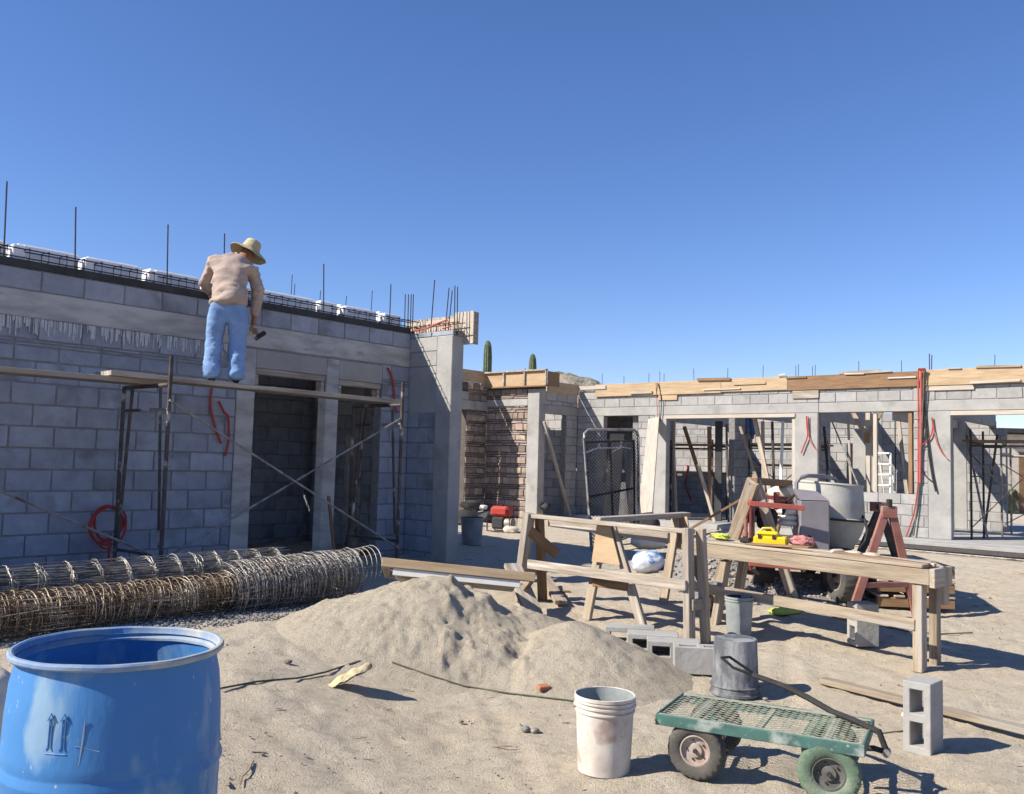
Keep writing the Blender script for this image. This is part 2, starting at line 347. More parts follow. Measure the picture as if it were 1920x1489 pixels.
# scattered pebbles on the ground
def blob(rx,ry,rz,seed,sub=1,amp=.25):
    r=random.Random(seed); bm=bmesh.new(); bmesh.ops.create_icosphere(bm,subdivisions=sub,radius=1)
    vs=[]
    for v in bm.verts:
        k=1+r.uniform(-amp,amp); vs.append((v.co.x*rx*k,v.co.y*ry*k,v.co.z*rz*k))
    fs=[tuple(v.index for v in f.verts) for f in bm.faces]; bm.free(); return vs,fs
BL=[blob(1,1,.7,i) for i in range(6)]
def scatter(geo,n,fn,rmin,rmax,rng):
    for i in range(n):
        p=fn(rng)
        if p is None: continue
        vs,fs=BL[rng.randrange(6)]; s=rng.uniform(rmin,rmax)*rng.uniform(.5,1); an=rng.uniform(0,6.28); c,s_=math.cos(an),math.sin(an)
        geo.add([(p[0]+(x*c-y*s_)*s,p[1]+(x*s_+y*c)*s,p[2]+z*s) for x,y,z in vs],fs)
rng=random.Random(5)
def onground(r):
    y=3+r.random()**1.3*9; x=r.uniform(-.7,.75)*y
    return (x,y,G(x,y)+.006)
ge=Geo(); scatter(ge,2600,onground,.002,.009,rng); scatter(ge,60,onground,.010,.020,rng)
stuff(tag(part('pebbles',ge,'pebble',clean=False),'small pebbles and crumbs scattered over the sandy ground','pebbles'))

def chips(n,m,seed,label,lmin,lmax,th,name):
    r=random.Random(seed); g_=Geo()
    for i in range(n):
        x,y,z=onground(r); L_=r.uniform(lmin,lmax); w_=L_*r.uniform(.08,.35); g_.box((-L_/2,-w_/2,0),(L_/2,w_/2,th),0,Matrix.Translation((x,y,z-.002))@Matrix.Rotation(r.uniform(0,6.3),4,'Z')@Matrix.Rotation(r.uniform(-.15,.15),4,'Y'))
    stuff(tag(part(name,g_,m,clean=False),label,'debris'))
chips(130,'wood',3,'small wood chips and splinters scattered over the ground',.015,.07,.004,'wood_chips')
chips(60,'conc_l',4,'small crumbs of broken mortar scattered over the ground',.01,.03,.010,'mortar_crumbs')
chips(25,'wood_dark',5,'dark twigs and wire ends scattered over the ground',.05,.16,.003,'twigs')
# ------------------------------------------------------------------ walls of blocks
_bm={}
def block_obj(w_,T,h_,m,parent,mloc,name='block'):
    k=(round(w_,3),round(T,3),round(h_,3),m)
    if k not in _bm:
        me=Geo().box((0,0,0),(w_,T,h_),.006).mesh(name); me.materials.append(M[m]); _bm[k]=me
    o=bpy.data.objects.new(name,_bm[k]); link(o,parent,name,MW[parent.name]@mloc); return o
def free(s0,s1,cuts):
    out=[(s0,s1)]
    for a,b in cuts:
        n=[]
        for p,q in out:
            if b<=p or a>=q: n.append((p,q)); continue
            if a>p: n.append((p,a))
            if b<q: n.append((b,q))
        out=n
    return out
def wall(name,label,a,b,axis,L,rows,opens=(),solids=(),T=.15,m='block',group=None,phase=0,cat='wall',clip=None):
    """axis 'a': face towards -b, runs +a.  axis 'b': face towards +a, runs +b. rows: list of z edges"""
    rz = -AZ if axis=='a' else PI/2-AZ
    root=thing(name,label,cat,W(a,b,rows[0]),rz,group); z00=rows[0]; r=random.Random(hash(name+label)%1000 if False else len(label)*7)
    cl=clip or (lambda z:(0,L))
    core=Geo()
    rects=[o[:4] for o in opens]+[s[:4] for s in solids]
    zc=sorted({rows[0],rows[-1],*[z for q in rects for z in q[2:4] if rows[0]<z<rows[-1]],*(rows if clip else [])})
    for z0,z1 in zip(zc,zc[1:]):
        zm=(z0+z1)/2; lo,hi=cl(zm)
        for p,q in free(lo,hi,[(t[0],t[1]) for t in rects if t[2]<zm<t[3]]): core.box((p+.004,.010,z0-z00),(q-.004,T-.010,z1-z00))
    if core.v: part('mortar',core,'mortar',root,space='local')
    for i,(z0,z1) in enumerate(zip(rows,rows[1:])):
        zs=sorted({z0,z1,*[z for q in rects for z in q[2:4] if z0+.03<z<z1-.03]})
        for y0,y1 in zip(zs,zs[1:]):
            zm=(y0+y1)/2; lo,hi=cl(zm); cuts=[(t[0],t[1]) for t in rects if t[2]<zm<t[3]]
            n0=-1; s=(phase+(i%2)*.2)%.4-.4
            while s<hi:
                for p,q in free(max(s,lo),min(s+.4,hi),cuts):
                    if q-p<.035: continue
                    j=.0065; gx0=.005 if p>lo+.001 else 0
                    dy=r.uniform(-.004,.003)
                    block_obj(q-p-2*j,T,(y1-y0)-.013,m,root,Matrix.Translation((p+j,dy,y0-z00+.0065))@Matrix.Rotation(r.uniform(-.004,.004),4,'Z'))
                s+=.4
    for sd_ in solids:
        s0,s1,z0,z1,nm,mm=sd_[:6]; pr=sd_[6] if len(sd_)>6 else .006
        part(nm,Geo().box((s0,-pr,z0-z00),(s1,T+.003,z1-z00),.008),mm,root,space='local')
    return root
Z0=.16
rowsL=[.16,.36,.56,.76,.96,1.16,1.36,1.56,1.76,1.96,2.16,2.36,2.56,2.76,3.01,3.21]
# left wall: plane a=0 ; s = b+9
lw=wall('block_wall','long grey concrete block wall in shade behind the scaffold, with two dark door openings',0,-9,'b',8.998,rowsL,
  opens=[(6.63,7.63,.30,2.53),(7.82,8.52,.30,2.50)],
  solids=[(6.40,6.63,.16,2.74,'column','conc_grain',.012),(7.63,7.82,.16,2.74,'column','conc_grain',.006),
          (0,8.99,2.76,3.008,'beam','conc_grain',.008),(6.63,7.63,2.53,2.74,'lintel','conc',.004),(7.82,8.52,2.50,2.74,'lintel','conc',.004)],m='block_shade',phase=.28)
# cement drips under the beam
dg=Geo(); r=random.Random(3)
mwl=MW[lw.name]
for i in range(190):
    s=r.uniform(3.4,6.3); l=r.uniform(.03,.19)*(1-.25*(s-3.4)/3); wd=r.uniform(.003,.010)
    dg.box((s-wd,-.0115,2.757-.16-l),(s+wd,-.001,2.757-.16),.003)
d=part('cement_drips',dg,'drip',lw,space='local'); stuff(d)
# timber heads left in the door openings
for s0,s1,zt in((6.64,7.62,2.53),(7.83,8.51,2.50)):
    part('timber_head',Geo().box((s0,.01,zt-.07-.16),(s1,.14,zt-.003-.16),.004),'wood_grey',lw,space='local')
    for s in(s0+.004,s1-.05): part('timber_jamb',Geo().box((s,.02,zt-.21-.16),(s+.045,.13,zt-.073-.16),.004),'wood_grey',lw,space='local')
# black strip board on top
part('edge_strip',Geo().box((0,-.012,3.212-.16),(8.98,.02,3.285-.16),.003),'dark',lw,space='local')
# return wall, plane b=0
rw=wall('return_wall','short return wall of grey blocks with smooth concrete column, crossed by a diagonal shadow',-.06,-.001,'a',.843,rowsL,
  solids=[(.563,.843,.16,3.14,'column','conc_l',.01),(0,.561,2.76,2.95,'beam','conc_l',.004),(0,.561,2.954,3.14,'beam','conc_l',.004),(0,.561,2.15,2.757,'plaster_patch','conc_l',.002)],T=.2,m='block_shade',phase=.05)
# back of the room and partition seen through the doors
wall('partition_wall','dim block partition seen inside through the left dark doorway',-2.3,-1.9,'b',2.0,rowsL[:14],m='block_shade',phase=.1)
wall('inner_wall','block wall at the dark far side of the left rooms',-3.9,-9,'b',9.6,rowsL[:15],m='block_shade')
wall('end_wall','block end wall of the left rooms behind the corner',-3.8,.25,'a',3.78,rowsL[:15],m='block_shade')
# floor slabs
def slab(name,lo,hi,z0,z1,m='conc'):
    o=part(name,Geo().box((lo[0],lo[1],z0),(hi[0],hi[1],z1),.006,Matrix.Translation(OO)@Matrix.Rotation(-AZ,4,'Z')),m); return structure(o)
slab('floor_slab',(-6,-9.2),(.06,.2),-.1,.17)
slab('house_floor_slab',(-3.95,8.62),(9.5,16.5),-.1,.372,'conc_l')
slab('patio_step',(3.6,8.15),(9.5,8.618),-.1,.366,'conc_l')
# ------------------------------------------------------------------ roof of the left rooms: polystyrene infill
roof=thing('roof_deck','roof deck of white polystyrene infill blocks along the top of the left wall','roof',W(-.2,-9,3.2),0)
r=random.Random(8); s=-8.9; k=0
part('light_stop_slab',Geo().box((-3.95,-9.1,3.10),(-.155,.24,3.2),0,Matrix.Translation(OO)@Matrix.Rotation(-AZ,4,'Z')),'conc',roof)  # slab added under the foam to stop light leaking into the rooms
FB=[]
for px,py in((32,470),(165,492),(284,518),(392,540),(490,556),(607,588),(644,592),(718,606)): FB.append((La(px,py,-.14)-OO).dot(UV))
FB=[FB[0]-.68*k for k in range(6,0,-1)]+FB+[.05]
for s,s2_ in zip(FB,FB[1:]):
    L_=s2_-s-.07
    if L_<.12: continue
    Mx=Matrix.Translation(OO)@Matrix.Rotation(-AZ,4,'Z')
    h=3.465+r.uniform(-.003,.004)
    part('foam_panel',Geo().box((-3.9,s+.07,3.205),(-.19+r.uniform(-.01,.01),s+L_,h),.01,Mx),'foam',roof)
    part('joist_beam',Geo().box((-3.9,s-.045,3.205),(-.165,s+.062,3.33),.005,Mx),'conc',roof)
    part('topping_board',Geo().box((-3.86,s+.07,h+.002),(-.30,s+L_+.0,h+.03),.004,Mx),'foam',roof)
# bright foam off-cuts standing on the wall edge
for (px,py,wd,hh) in((32,470,.10,.10),(165,492,.09,.10),(284,518,.10,.09),(392,540,.07,.07),(490,556,.10,.10),(607,588,.17,.11),(644,592,.08,.08),(718,606,.05,.05)):
    P=La(px,py,-.14); q=P-OO; b_=q.dot(UV)
    part('foam_block',Geo().box((-.20,b_-wd/2,3.29),(-.07,b_+wd/2,3.30+hh+.05),.008,Mx),'foam') if False else tag(part('foam_block',Geo().box((-.175,b_-wd/2,3.215),(-.10,b_+wd/2,3.36+hh*.8),.008,Mx),'foam'),
      'white foam off-cut on the left wall top, '+{32:'nearest the left photo edge',165:'second from the left edge',284:'third from the left edge',392:'just left of the man',490:'just right of the man',607:'the widest one',644:'beside the widest one',718:'by the red hose'}[px],'foam block','foam off-cuts on the wall top')
# ring-beam cage on the left wall top
cg=thing('rebar_cage','long dark steel rebar cage lying along the top of the shaded left wall','rebar cage',W(-.07,-9,3.29))
for a_ in(-.135,-.015):
    for z_ in(3.305,3.385):
        part('long_bar',Geo().tube([W(a_,-9,z_),W(a_,-6,z_+.004),W(a_,-3,z_-.003),W(a_,.15,z_)],.0065,5),'rebar',cg)
b_=-8.9
while b_<.1:
    q=[W(-.145,b_,3.295),W(-.005,b_+.01,3.295),W(-.005,b_+.01,3.397),W(-.145,b_,3.397)]
    part('stirrup',Geo().tube(q,.0055,4,closed=True),'rebar',cg); b_+=random.uniform(.16,.2)
# upright bars on the left wall
def upright(P,top,label,r_=.007,lean=0,m='rebar',grp='starter bars on the wall tops'):
    q=[P,P+Vector((lean*.5,0,(top-P.z)*.5)),Vector((P.x+lean,P.y,top))]
    return tag(part('starter_bar',Geo().tube(q,r_,5),m),label,'rebar',grp)
lbl=['leftmost tall starter bar, leaning out of the left wall top','second tall straight starter bar from the left edge','tall starter bar midway between the left edge and the man','starter bar rising just behind the man\'s hat','tall starter bar to the right of the man','leaning starter bar before the corner of the left wall','leaning starter bar over the formwork at the corner']
for (px,py,a_),l in zip(((8,470,-.07),(142,490,-.07),(314,525,-.07),(420,545,-.07),(607,590,-.07),(730,612,-.07),(807,630,.0)),lbl):
    P=La(px,py,a_); P.z=3.22
    T={8:(13,340),142:(142,388),314:(315,421),420:(421,438),607:(607,495),730:(733,533),807:(815,525)}[px]
    Q=La(T[0],T[1],a_) if px!=807 else Lb(815,525,.05)
    if px==807: P=Lb(807,630,.05)
    q=(P+Q)/2; tag(part('starter_bar',Geo().tube([P,q,Q],.0075,5),'rebar'),l,'rebar','starter bars on the wall tops')
for i,(px,t,bt,a_) in enumerate(((545,515,560,-2.2),(550,532,560,-2.3),(598,545,580,-2.),(644,555,588,-2.4),(695,545,592,-1.8))):
    P=La(px,bt,a_); Q=La(px+(3 if i!=3 else 6),t,a_); P.z-=.3
    tag(part('starter_bar',Geo().tube([P,Q],.006,5),'rebar'),['thin bar rising behind the white foam roof, left of the tall one','shorter of the twin thin bars behind the foam roof','thin bar beside the tall bar right of the man','short slanted bar behind the roof edge','thin straight bar behind the roof near the red hose'][i],'rebar','thin bars behind the foam roof')
# cluster of column bars and corner cage over the return wall
cc=thing('column_cage','cluster of upright rusty column bars over the corner of the left wing','rebar cage',W(-.05,.05,3.1))
for px in(760,766,771,775): part('upright_bar',Geo().tube([Lb(px-2,632,.06),Lb(px,552,.06)],.007,5),'rebar',cc)
cc2=thing('column_cage','cluster of upright bars over the end column of the return wall','rebar cage',W(.65,.05,3.1))
for px,t in((842,540),(848,545),(853,536),(858,538)): part('upright_bar',Geo().tube([Lb(px-8 if px<850 else px-1,628,.06),Lb(px,t,.06)],.007,5),'rebar',cc2)
cg2=thing('rebar_cage','short rusty rebar cage lying on top of the return wall inside the formwork','rebar cage',W(.3,.08,3.15))
for b_ in(.03,.14):
    for z_ in(3.19,3.30): part('long_bar',Geo().tube([W(-.1,b_,z_),W(.85,b_,z_+.01)],.007,5),'rebar_rust',cg2)
for i in range(10):
    a_=-.05+i*.09; part('stirrup',Geo().tube([W(a_,.015,3.175),W(a_,.155,3.175),W(a_,.155,3.315),W(a_,.015,3.315)],.0055,4,closed=True),'rebar_rust',cg2)
tag(part('red_conduit',Geo().tube([Lb(x,y,.02) for x,y in((770,622),(800,616),(822,606),(838,600),(846,612),(830,616))],.012,6),'orange_hose'),'faded red conduit tangled in the rebar over the return wall','hose')
# formwork boards behind the cage
fw=thing('formwork','tan formwork boards standing behind the rebar on top of the return wall','formwork',W(.3,.22,3.1))
part('board',Geo().box((-.32,.205,3.10),(.60,.225,3.40),.003,Mx),'wood_pale',fw)
part('board',Geo().box((.602,.20,3.04),(.94,.222,3.47),.003,Mx),'wood_pale',fw)
part('board_end',Geo().box((.92,.224,3.04),(.94,.30,3.46),.003,Mx),'wood_grey',fw)
part('board',Geo().box((-.34,.228,3.30),(.60,.245,3.44),.003,Mx),'wood_grey',fw)
# ------------------------------------------------------------------ middle wing with rubble stone
B2=7.63; AM=-5.45
rowsM=[.2,.36,.56,.76,.96,1.16,1.36,1.56,1.76,1.96,2.16,2.36,2.56,2.76,2.96,3.16,3.38]
def stones(root,L,z0,z1,base,cuts=(),seed=1,m1='stone',m2='slate'):
    r=random.Random(seed); z=z0; k=0
    while z<z1-.02:
        thin = (k%3!=2); hh=r.uniform(.035,.06) if thin else r.uniform(.12,.17); hh=min(hh,z1-z)
        for lo,hi in free(0,L,[(c[0],c[1]) for c in cuts if c[2]<z+hh/2<c[3]]):
            s=lo
            while s<hi-.03:
                wd=r.uniform(.25,.5) if thin else r.uniform(.14,.30); wd=min(wd,hi-s)
                gg=Geo().box((0,0,0),(wd-.012,.06,hh-.012),.012)
                for i,p in enumerate(gg.v): gg.v[i]=p+Vector((r.uniform(-.006,.006),r.uniform(-.006,.006),r.uniform(-.004,.004)))
                me=gg.mesh('stone'); me.materials.append(M[m2 if thin else m1]); o=bpy.data.objects.new('stone',me)
                link(o,root,'stone',MW[root.name]@Matrix.Translation((s+.006,-r.uniform(.012,.045),z-base+.006)))
                s+=wd
        z+=hh; k+=1
def plain(name,label,a,b,axis,L,z0,z1,T,solids,opens=(),m='stone_mortar'):
    rz=-AZ if axis=='a' else PI/2-AZ
    root=thing(name,label,'wall',W(a,b,z0),rz); core=Geo(); rects=[o[:4] for o in opens]+[s_[:4] for s_ in solids]
    zc=sorted({z0,z1,*[z for q in rects for z in q[2:4] if z0<z<z1]})
    for y0,y1 in zip(zc,zc[1:]):
        zm=(y0+y1)/2
        for p,q in free(0,L,[(t[0],t[1]) for t in rects if t[2]<zm<t[3]]): core.box((p,0,y0-z0),(q,T,y1-z0))
    part('core',core,m,root,space='local')
    for s_ in solids: part(s_[4],Geo().box((s_[0],-(s_[6] if len(s_)>6 else .05),s_[2]-z0),(s_[1],T+.003,s_[3]-z0),.008),s_[5],root,space='local')
    return root
st1=plain('stone_wall','shaded rubble stone wall with a narrow dark doorway beside the return wall',AM-.003,6.0,'b',1.628,.2,3.36,.18,
  [(0,.6,.2,2.72,'column','conc_l'),(.6,1.627,2.72,2.93,'beam','conc_l'),(.6,.95,2.935,3.13,'block','block')],opens=[(.6,.92,.3,2.72)])
stones(st1,1.6,.2,3.36,.2,cuts=[(0,.92,.1,2.72),(.6,1.6,2.72,2.93),(0,.95,2.72,3.36)],seed=4)
timber('edge_board',W(AM+.03,6.4,3.5),W(AM+.03,7.6,3.5),.03,.28,'wood_new',st1)
st2=plain('stone_wall','rubble and slate wall half lit, crossed by a diagonal shadow, under the small formwork',AM,B2,'a',1.62,.2,3.26,.18,
  [(1.28,1.62,.2,3.2,'column','conc_l'),(0,1.279,2.82,2.98,'beam','conc_l')])
stones(st2,1.275,.2,2.82,.2,seed=9); stones(st2,1.62,2.985,3.22,.2,seed=12,m1='slate',cuts=[(1.28,1.7,2.9,3.3)])
f2=thing('formwork','small panelled plywood formwork box on top of the lit stone wall','formwork',W(-4.6,7.5,3.25))
for i in range(3):
    a0=-5.42+i*.62; part('panel',Geo().box((a0,7.50,3.27),(a0+.60,7.52,3.585),.003,Mx),'ply',f2)
    part('stud',Geo().box((a0+.585,7.455,3.27),(a0+.625,7.499,3.60+(.06 if i==1 else 0)),.003,Mx),'wood_grey',f2)
part('top_rail',Geo().box((-5.44,7.44,3.588),(-3.56,7.53,3.625),.003,Mx),'wood_grey',f2)
part('bottom_rail',Geo().box((-5.44,7.44,3.235),(-3.56,7.53,3.268),.003,Mx),'wood_dark',f2)
part('end_panel',Geo().box((-3.575,7.535,3.25),(-3.555,7.95,3.58),.003,Mx),'wood_dark',f2)
w3=wall('block_wall','short shaded block wall with a tall dark doorway and a propping pole in it',-3.83,B2+.1,'b',1.31,rowsM[:-1],
  opens=[(.0,.87,.2,2.66)],solids=[(0,1.31,2.66,2.86,'beam','conc',.006)],phase=.1)
timber('edge_board',W(-3.80,B2+.2,3.27),W(-3.80,9.02,3.27),.03,.25,'wood_new',w3)
wall('block_wall','dim block wall far inside behind the doorway with the leaning pole',-7.6,8.9,'a',3.6,rowsM[:15],opens=[(2.2,2.7,.2,1.6)])
p0=gnd(1057,962); 
tag(timber('prop_pole',(*W(-3.6,8.55)[:2],G(0,18)),La(1020,790,-3.75),.07,.05,'wood_grey'),'grey timber pole leaning in the tall dark doorway left of the wire gate','pole')
# ------------------------------------------------------------------ right wing, plane b=9.043
BR=9.043
rowsR=[.372,.56,.76,.96,1.15,1.35,1.55,1.75,1.95,2.15,2.35,2.50,2.65,2.85,3.045,3.23]
A0=-3.83
def sa(a): return a-A0
rwing=wall('block_wall','long sunlit block wall of the far wing with two wide openings and a window',A0,BR,'a',5.80,rowsR,
  opens=[(sa(-3.08),sa(-2.15),1.15,2.65),(sa(-1.42),sa(1.49),.3,2.65)],
  solids=[(0,5.797,2.655,2.845,'beam','conc_l',.006),(sa(-1.72),sa(-1.42),.372,2.65,'column','conc_l',.006),(sa(1.49),sa(1.955),.372,2.65,'column','conc_l',.006),(sa(-3.3),sa(-3.08),1.15,2.65,'column','conc_l',.004)],phase=.17)
A1=1.973
rwing2=wall('block_wall','sunlit block wall at the right with a windowed opening, red hoses and a doorway beyond',A1,BR,'a',7.6,rowsR,
  opens=[(0,3.73-A1,1.15,2.65),(4.36-A1,7.0-A1,.3,2.65)],
  solids=[(0,7.6,2.655,2.845,'beam','conc_l',.006),(3.98-A1,4.36-A1,.372,2.65,'column','conc_l',.012),(3.73-A1,4.1-A1,2.848,3.11,'column_head','conc_l',.008)],phase=.13)
# timber edge boards of the roof along the right wing
eb=thing('edge_formwork','long line of pine and plywood edge boards along the top of the sunlit wing','formwork',W(A0,BR-.05,3.1),-AZ)
def eboard(a0,a1,z0,z1,m,off=.03,tilt=0):
    timber('board',W(a0,BR-off,(z0+z1)/2),W(a1,BR-off,(z0+z1)/2+tilt),.022,round(z1-z0,3),m,eb)
eboard(-3.3,-.1,3.10,3.385,'wood_new',.035); eboard(-.095,1.35,3.12,3.39,'wood_new',.035); eboard(1.355,3.83,3.105,3.385,'wood_dark',.035); eboard(3.835,9.4,3.11,3.40,'wood_new',.035)
eboard(-3.82,-3.0,3.27,3.36,'wood_pale',.06); eboard(.2,.9,3.25,3.30,'wood_new',.06); eboard(-.5,.35,3.16,3.19,'wood_pale',.06)
eboard(-1.62,-1.15,2.98,3.10,'wood_new',.02); eboard(1.33,1.75,3.34,3.37,'wood_dark',.062); eboard(1.45,1.98,2.94,3.10,'wood_grey',.02); eboard(3.9,4.75,3.02,3.105,'wood_pale',.02); eboard(3.3,3.8,3.26,3.29,'wood_grey',.06)
rq=random.Random(17)
for i in range(9):
    a0=rq.uniform(-3.2,7.5); z_=rq.choice((3.115,3.37,3.39,3.13)); eboard(a0,a0+rq.uniform(.15,.8),z_,z_+rq.choice((.03,.045,.06)),rq.choice(('wood_pale','wood_grey','wood_dark','wood')),.058+.002*i,rq.uniform(-.02,.02))
# timber headers in the openings
for a0,a1,z_ in((-1.44,1.50,2.61),(4.36,7.0,2.61)):
    hd=timber('timber_head',W(a0,BR+.02,z_),W(a1,BR+.02,z_),.10,.075,'wood_pale' ,rwing if a0<0 else rwing2)
timber('timber_jamb',W(1.47,BR+.03,.40),W(1.47,BR+.03,2.57),.035,.09,'wood_pale',rwing,up=VV)
# white and brown posts in the opening
tag(timber('shore_post',W(3.03,BR+.07,1.16),W(3.03,BR+.07,2.64),.07,.07,'wood_pale',up=VV),'pale square post standing in the window opening left of the white ladder','post')
tag(timber('shore_post',W(3.66,BR+.08,1.16),W(3.66,BR+.08,2.64),.09,.07,'wood_dark',up=VV),'brown timber post at the right side of the window opening by the red hoses','post')
for s_ in((2.46,0),): 
    t=thing('timber_shore','timber shore with a forked head standing inside the window opening','shore',W(2.62,BR+.9,.37))
    timber('post',W(2.62,BR+.9,.38),W(2.62,BR+.9,2.8),.09,.09,'wood_pale',t,up=VV)
    timber('strut',W(2.62,BR+.84,2.2),W(2.28,BR+.84,2.8),.09,.03,'wood',t,up=UV); timber('strut',W(2.62,BR+.84,2.2),W(2.93,BR+.84,2.8),.09,.03,'wood',t,up=UV)
    timber('cleat',W(2.62,BR+.83,2.1),W(2.62,BR+.83,2.3),.12,.02,'wood_dark',t,up=UV)
# room walls behind, beams along the depth
BK=12.6
wall('back_wall','sunlit block wall deep inside seen through the wide scaffolded opening',-8.5,BK,'a',10.8,rowsR[:14],opens=[(8.45,9.05,.3,2.3)],solids=[(7.0,7.25,.372,2.85,'column','conc_l',.006),(10.3,10.52,.372,2.85,'column','conc_l',.006)],m='block',phase=.1)
wall('back_wall','sunlit block wall deep inside seen through the right window and doorway, stepped at its top',2.31,BK,'a',2.2,rowsR[:15],opens=[],
   solids=[(1.2,1.45,.372,2.85,'column','conc_l',.006)],m='block',phase=.3,clip=lambda z:(0,2.2 if z<2.45 else 2.1-(z-2.45)*.8))
def cross(a,b0,b1,label,z0=2.55,z1=2.85,wd=.16):
    tag(part('cross_beam',Geo().box((a-wd/2,b0,z0),(a+wd/2,b1,z1),.008,Mx),'conc_l'),label,'beam','concrete beams crossing the open rooms')
cross(-1.75,BR+.17,BK-.01,'concrete cross beam over the left end of the scaffolded opening')
cross(.15,BR+.17,BK-.01,'concrete cross beam over the middle of the scaffolded opening',2.62,2.85,.13)
cross(1.75,BR+.17,BK-.01,'concrete cross beam behind the pier between the two openings')
cross(3.45,BR+.17,BK-.01,'concrete cross beam behind the ladder window',2.5,2.85,.3)
cross(4.25,BR+.17,BK-.01,'concrete cross beam behind the column with red hoses')
cross(6.15,BR+.17,BK+1.2,'concrete cross beam over the right doorway scaffold',2.45,2.85,.3)
cw=wall('cross_wall','block cross wall standing in shadow inside the scaffolded opening',-.42,10.3,'b',.9,rowsR[:14],T=.15,m='block_shade')
cw2=wall('cross_wall','tall narrow shaded cross wall inside at the right end of the scaffolded opening',1.05,11.3,'b',.8,rowsR[:13],T=.15,m='block_shade')
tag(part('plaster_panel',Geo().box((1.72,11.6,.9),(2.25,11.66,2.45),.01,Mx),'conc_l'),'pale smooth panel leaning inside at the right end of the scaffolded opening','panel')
tag(part('shade_roof',Geo().box((-8.4,BR+.16,2.86),(-2.25,BR+1.9,3.0),.01,Mx),'wood_dark'),'added deck that keeps the room behind the small window dark','deck')  # deck added to shut daylight out of this small room
wall('room_wall','dark block wall inside behind the small window',-8.4,BR+1.7,'a',6.15,rowsR[:14],m='block_shade')
wall('side_wall','block side wall of the small dark room by the scaffolded opening',-2.25,BR+.16,'b',1.5,rowsR[:14],m='block_shade')
# starter bars on the right wing
k=0
for px in(1130,1170,1216,1238,1245,1302,1364,1430,1492,1496,1524,1528,1610,1690,1743,1746,1864):
    P=Lb(px,722-(px-1130)*.043,BR+.1); hh={1743:.33,1746:.30,1130:.27,1364:.25,1302:.28,1430:.27,1864:.25}.get(px,.2+.03*(px%3)); P.z=3.05; 
    desc='starter bar on the sunlit wing '+{1130:'at its far left end over the stone hill side',1170:'second from the far left end',1216:'left of the black cable',1238:'left one of the pair by the black cable',1245:'right one of the pair by the black cable',1302:'over the left of the wide opening',1364:'over the middle of the wide opening',1430:'over the right of the wide opening',1492:'left of a close pair over the pier',1496:'right of a close pair over the pier',1524:'left of the second close pair over the window',1528:'right of the second close pair over the window',1610:'over the window shore',1690:'left of the red hoses',1743:'left of the thick pair at the red hoses',1746:'right of the thick pair at the red hoses',1864:'nearest the right edge'}[px]
    tag(part('starter_bar',Geo().tube([P,Vector((P.x+random.uniform(-.02,.02),P.y,3.38+hh))],.006 if px not in(1743,1746) else .009,5),'rebar'),desc,'rebar','starter bars on the wall tops')
# ------------------------------------------------------------------ cacti, shrubs and things far off
def cactus(px,py,Y,label,r_=.16):
    P=at(px,py,Y); zt=P.z; n=40
    prof=[(r_*.85,0),(r_,.8),(r_*1.02,zt*.6),(r_*.97,zt-.6),(r_*.8,zt-.22),(r_*.5,zt-.06),(.01,zt)]
    gg=Geo().lathe(prof,n,Matrix.Translation((P.x,P.y,0)),fn=lambda p,an:Vector((p.x*(1+.09*math.cos(an*13)),p.y*(1+.09*math.cos(an*13)),p.z)))
    tag(part('cactus',gg,'cactus',smooth=True),label,'cactus','columnar cacti beyond the buildings')
cactus(915,638,34,'taller columnar cactus rising beyond the orange edge board'); cactus(999,663,36,'shorter columnar cactus rising beyond the small formwork box')
rb=random.Random(4); bg_=Geo()
for i in range(70):
    y=rb.uniform(28,140); x=y*rb.uniform(.1,.9); s_=rb.uniform(.5,1.3)
    for j in range(7):
        vs,fs=BL[j%6]; ox,oy=rb.uniform(-s_,s_),rb.uniform(-s_,s_); q=s_*rb.uniform(.3,.6)
        bg_.add([(x+ox+a_*q,y+oy+b_*q,.27+q*.6+c_*q+rb.uniform(-.1,.1)) for a_,b_,c_ in vs],fs)
stuff(tag(part('desert_scrub',bg_,'bush',clean=False),'low desert scrub scattered beyond the buildings','scrub'))
P=at(1893,900,30); sh=thing('shed','small dark roofed shed beyond the right doorway','shed',(P.x+.6,P.y,.27))
part('wall',Geo().box((P.x-.2,P.y,.27),(P.x+2.6,P.y+2.4,2.9),.02),'sack',sh); part('roof',Geo().box((P.x-.5,P.y-.3,2.92),(P.x+2.9,P.y+2.7,3.08),.02),'dark',sh)
part('door',Geo().box((P.x+.3,P.y-.02,.3),(P.x+1.1,P.y-.003,2.3),.01),'wood_dark',sh)
# ------------------------------------------------------------------ sand pile
def pile_h(x,y):
    def cone(cx,cy,h,rx,ry,p=1.0,ang=0):
        dx,dy=x-cx,y-cy; c,s_=math.cos(ang),math.sin(ang); u_=dx*c+dy*s_; v_=-dx*s_+dy*c
        d=np.sqrt((u_/rx)**2+(v_/ry)**2); d=np.sqrt(d*d+.006)-.05
        return h*(1-d)
    a=cone(-.52,7.0,.57,1.16,.97); b=cone(.50,6.58,.37,.80,.76); c=cone(.02,7.15,.34,.95,.75)
    k=.03; mx=np.log(np.exp(a/k)+np.exp(b/k)+np.exp(c/k))*k
    return mx
px_,py_=np.meshgrid(np.arange(-2.4,2.1,.018),np.arange(5.4,9.0,.018))
ph=pile_h(px_,py_)
groove=np.exp(-((px_-(.06+.08*np.sin(py_*3)))/.07)**2)*np.clip((7.1-py_)*1.2,0,1)*np.clip((py_-6.25)*2,0,1)*.10
rough_=(fbm(px_*7,py_*7,4)-.47)*.07*np.where((px_>-.45)&(px_<.15),2.3,.8)+(fbm(px_*24,py_*24,3)-.45)*.035*np.where(px_>.25,.3,1)
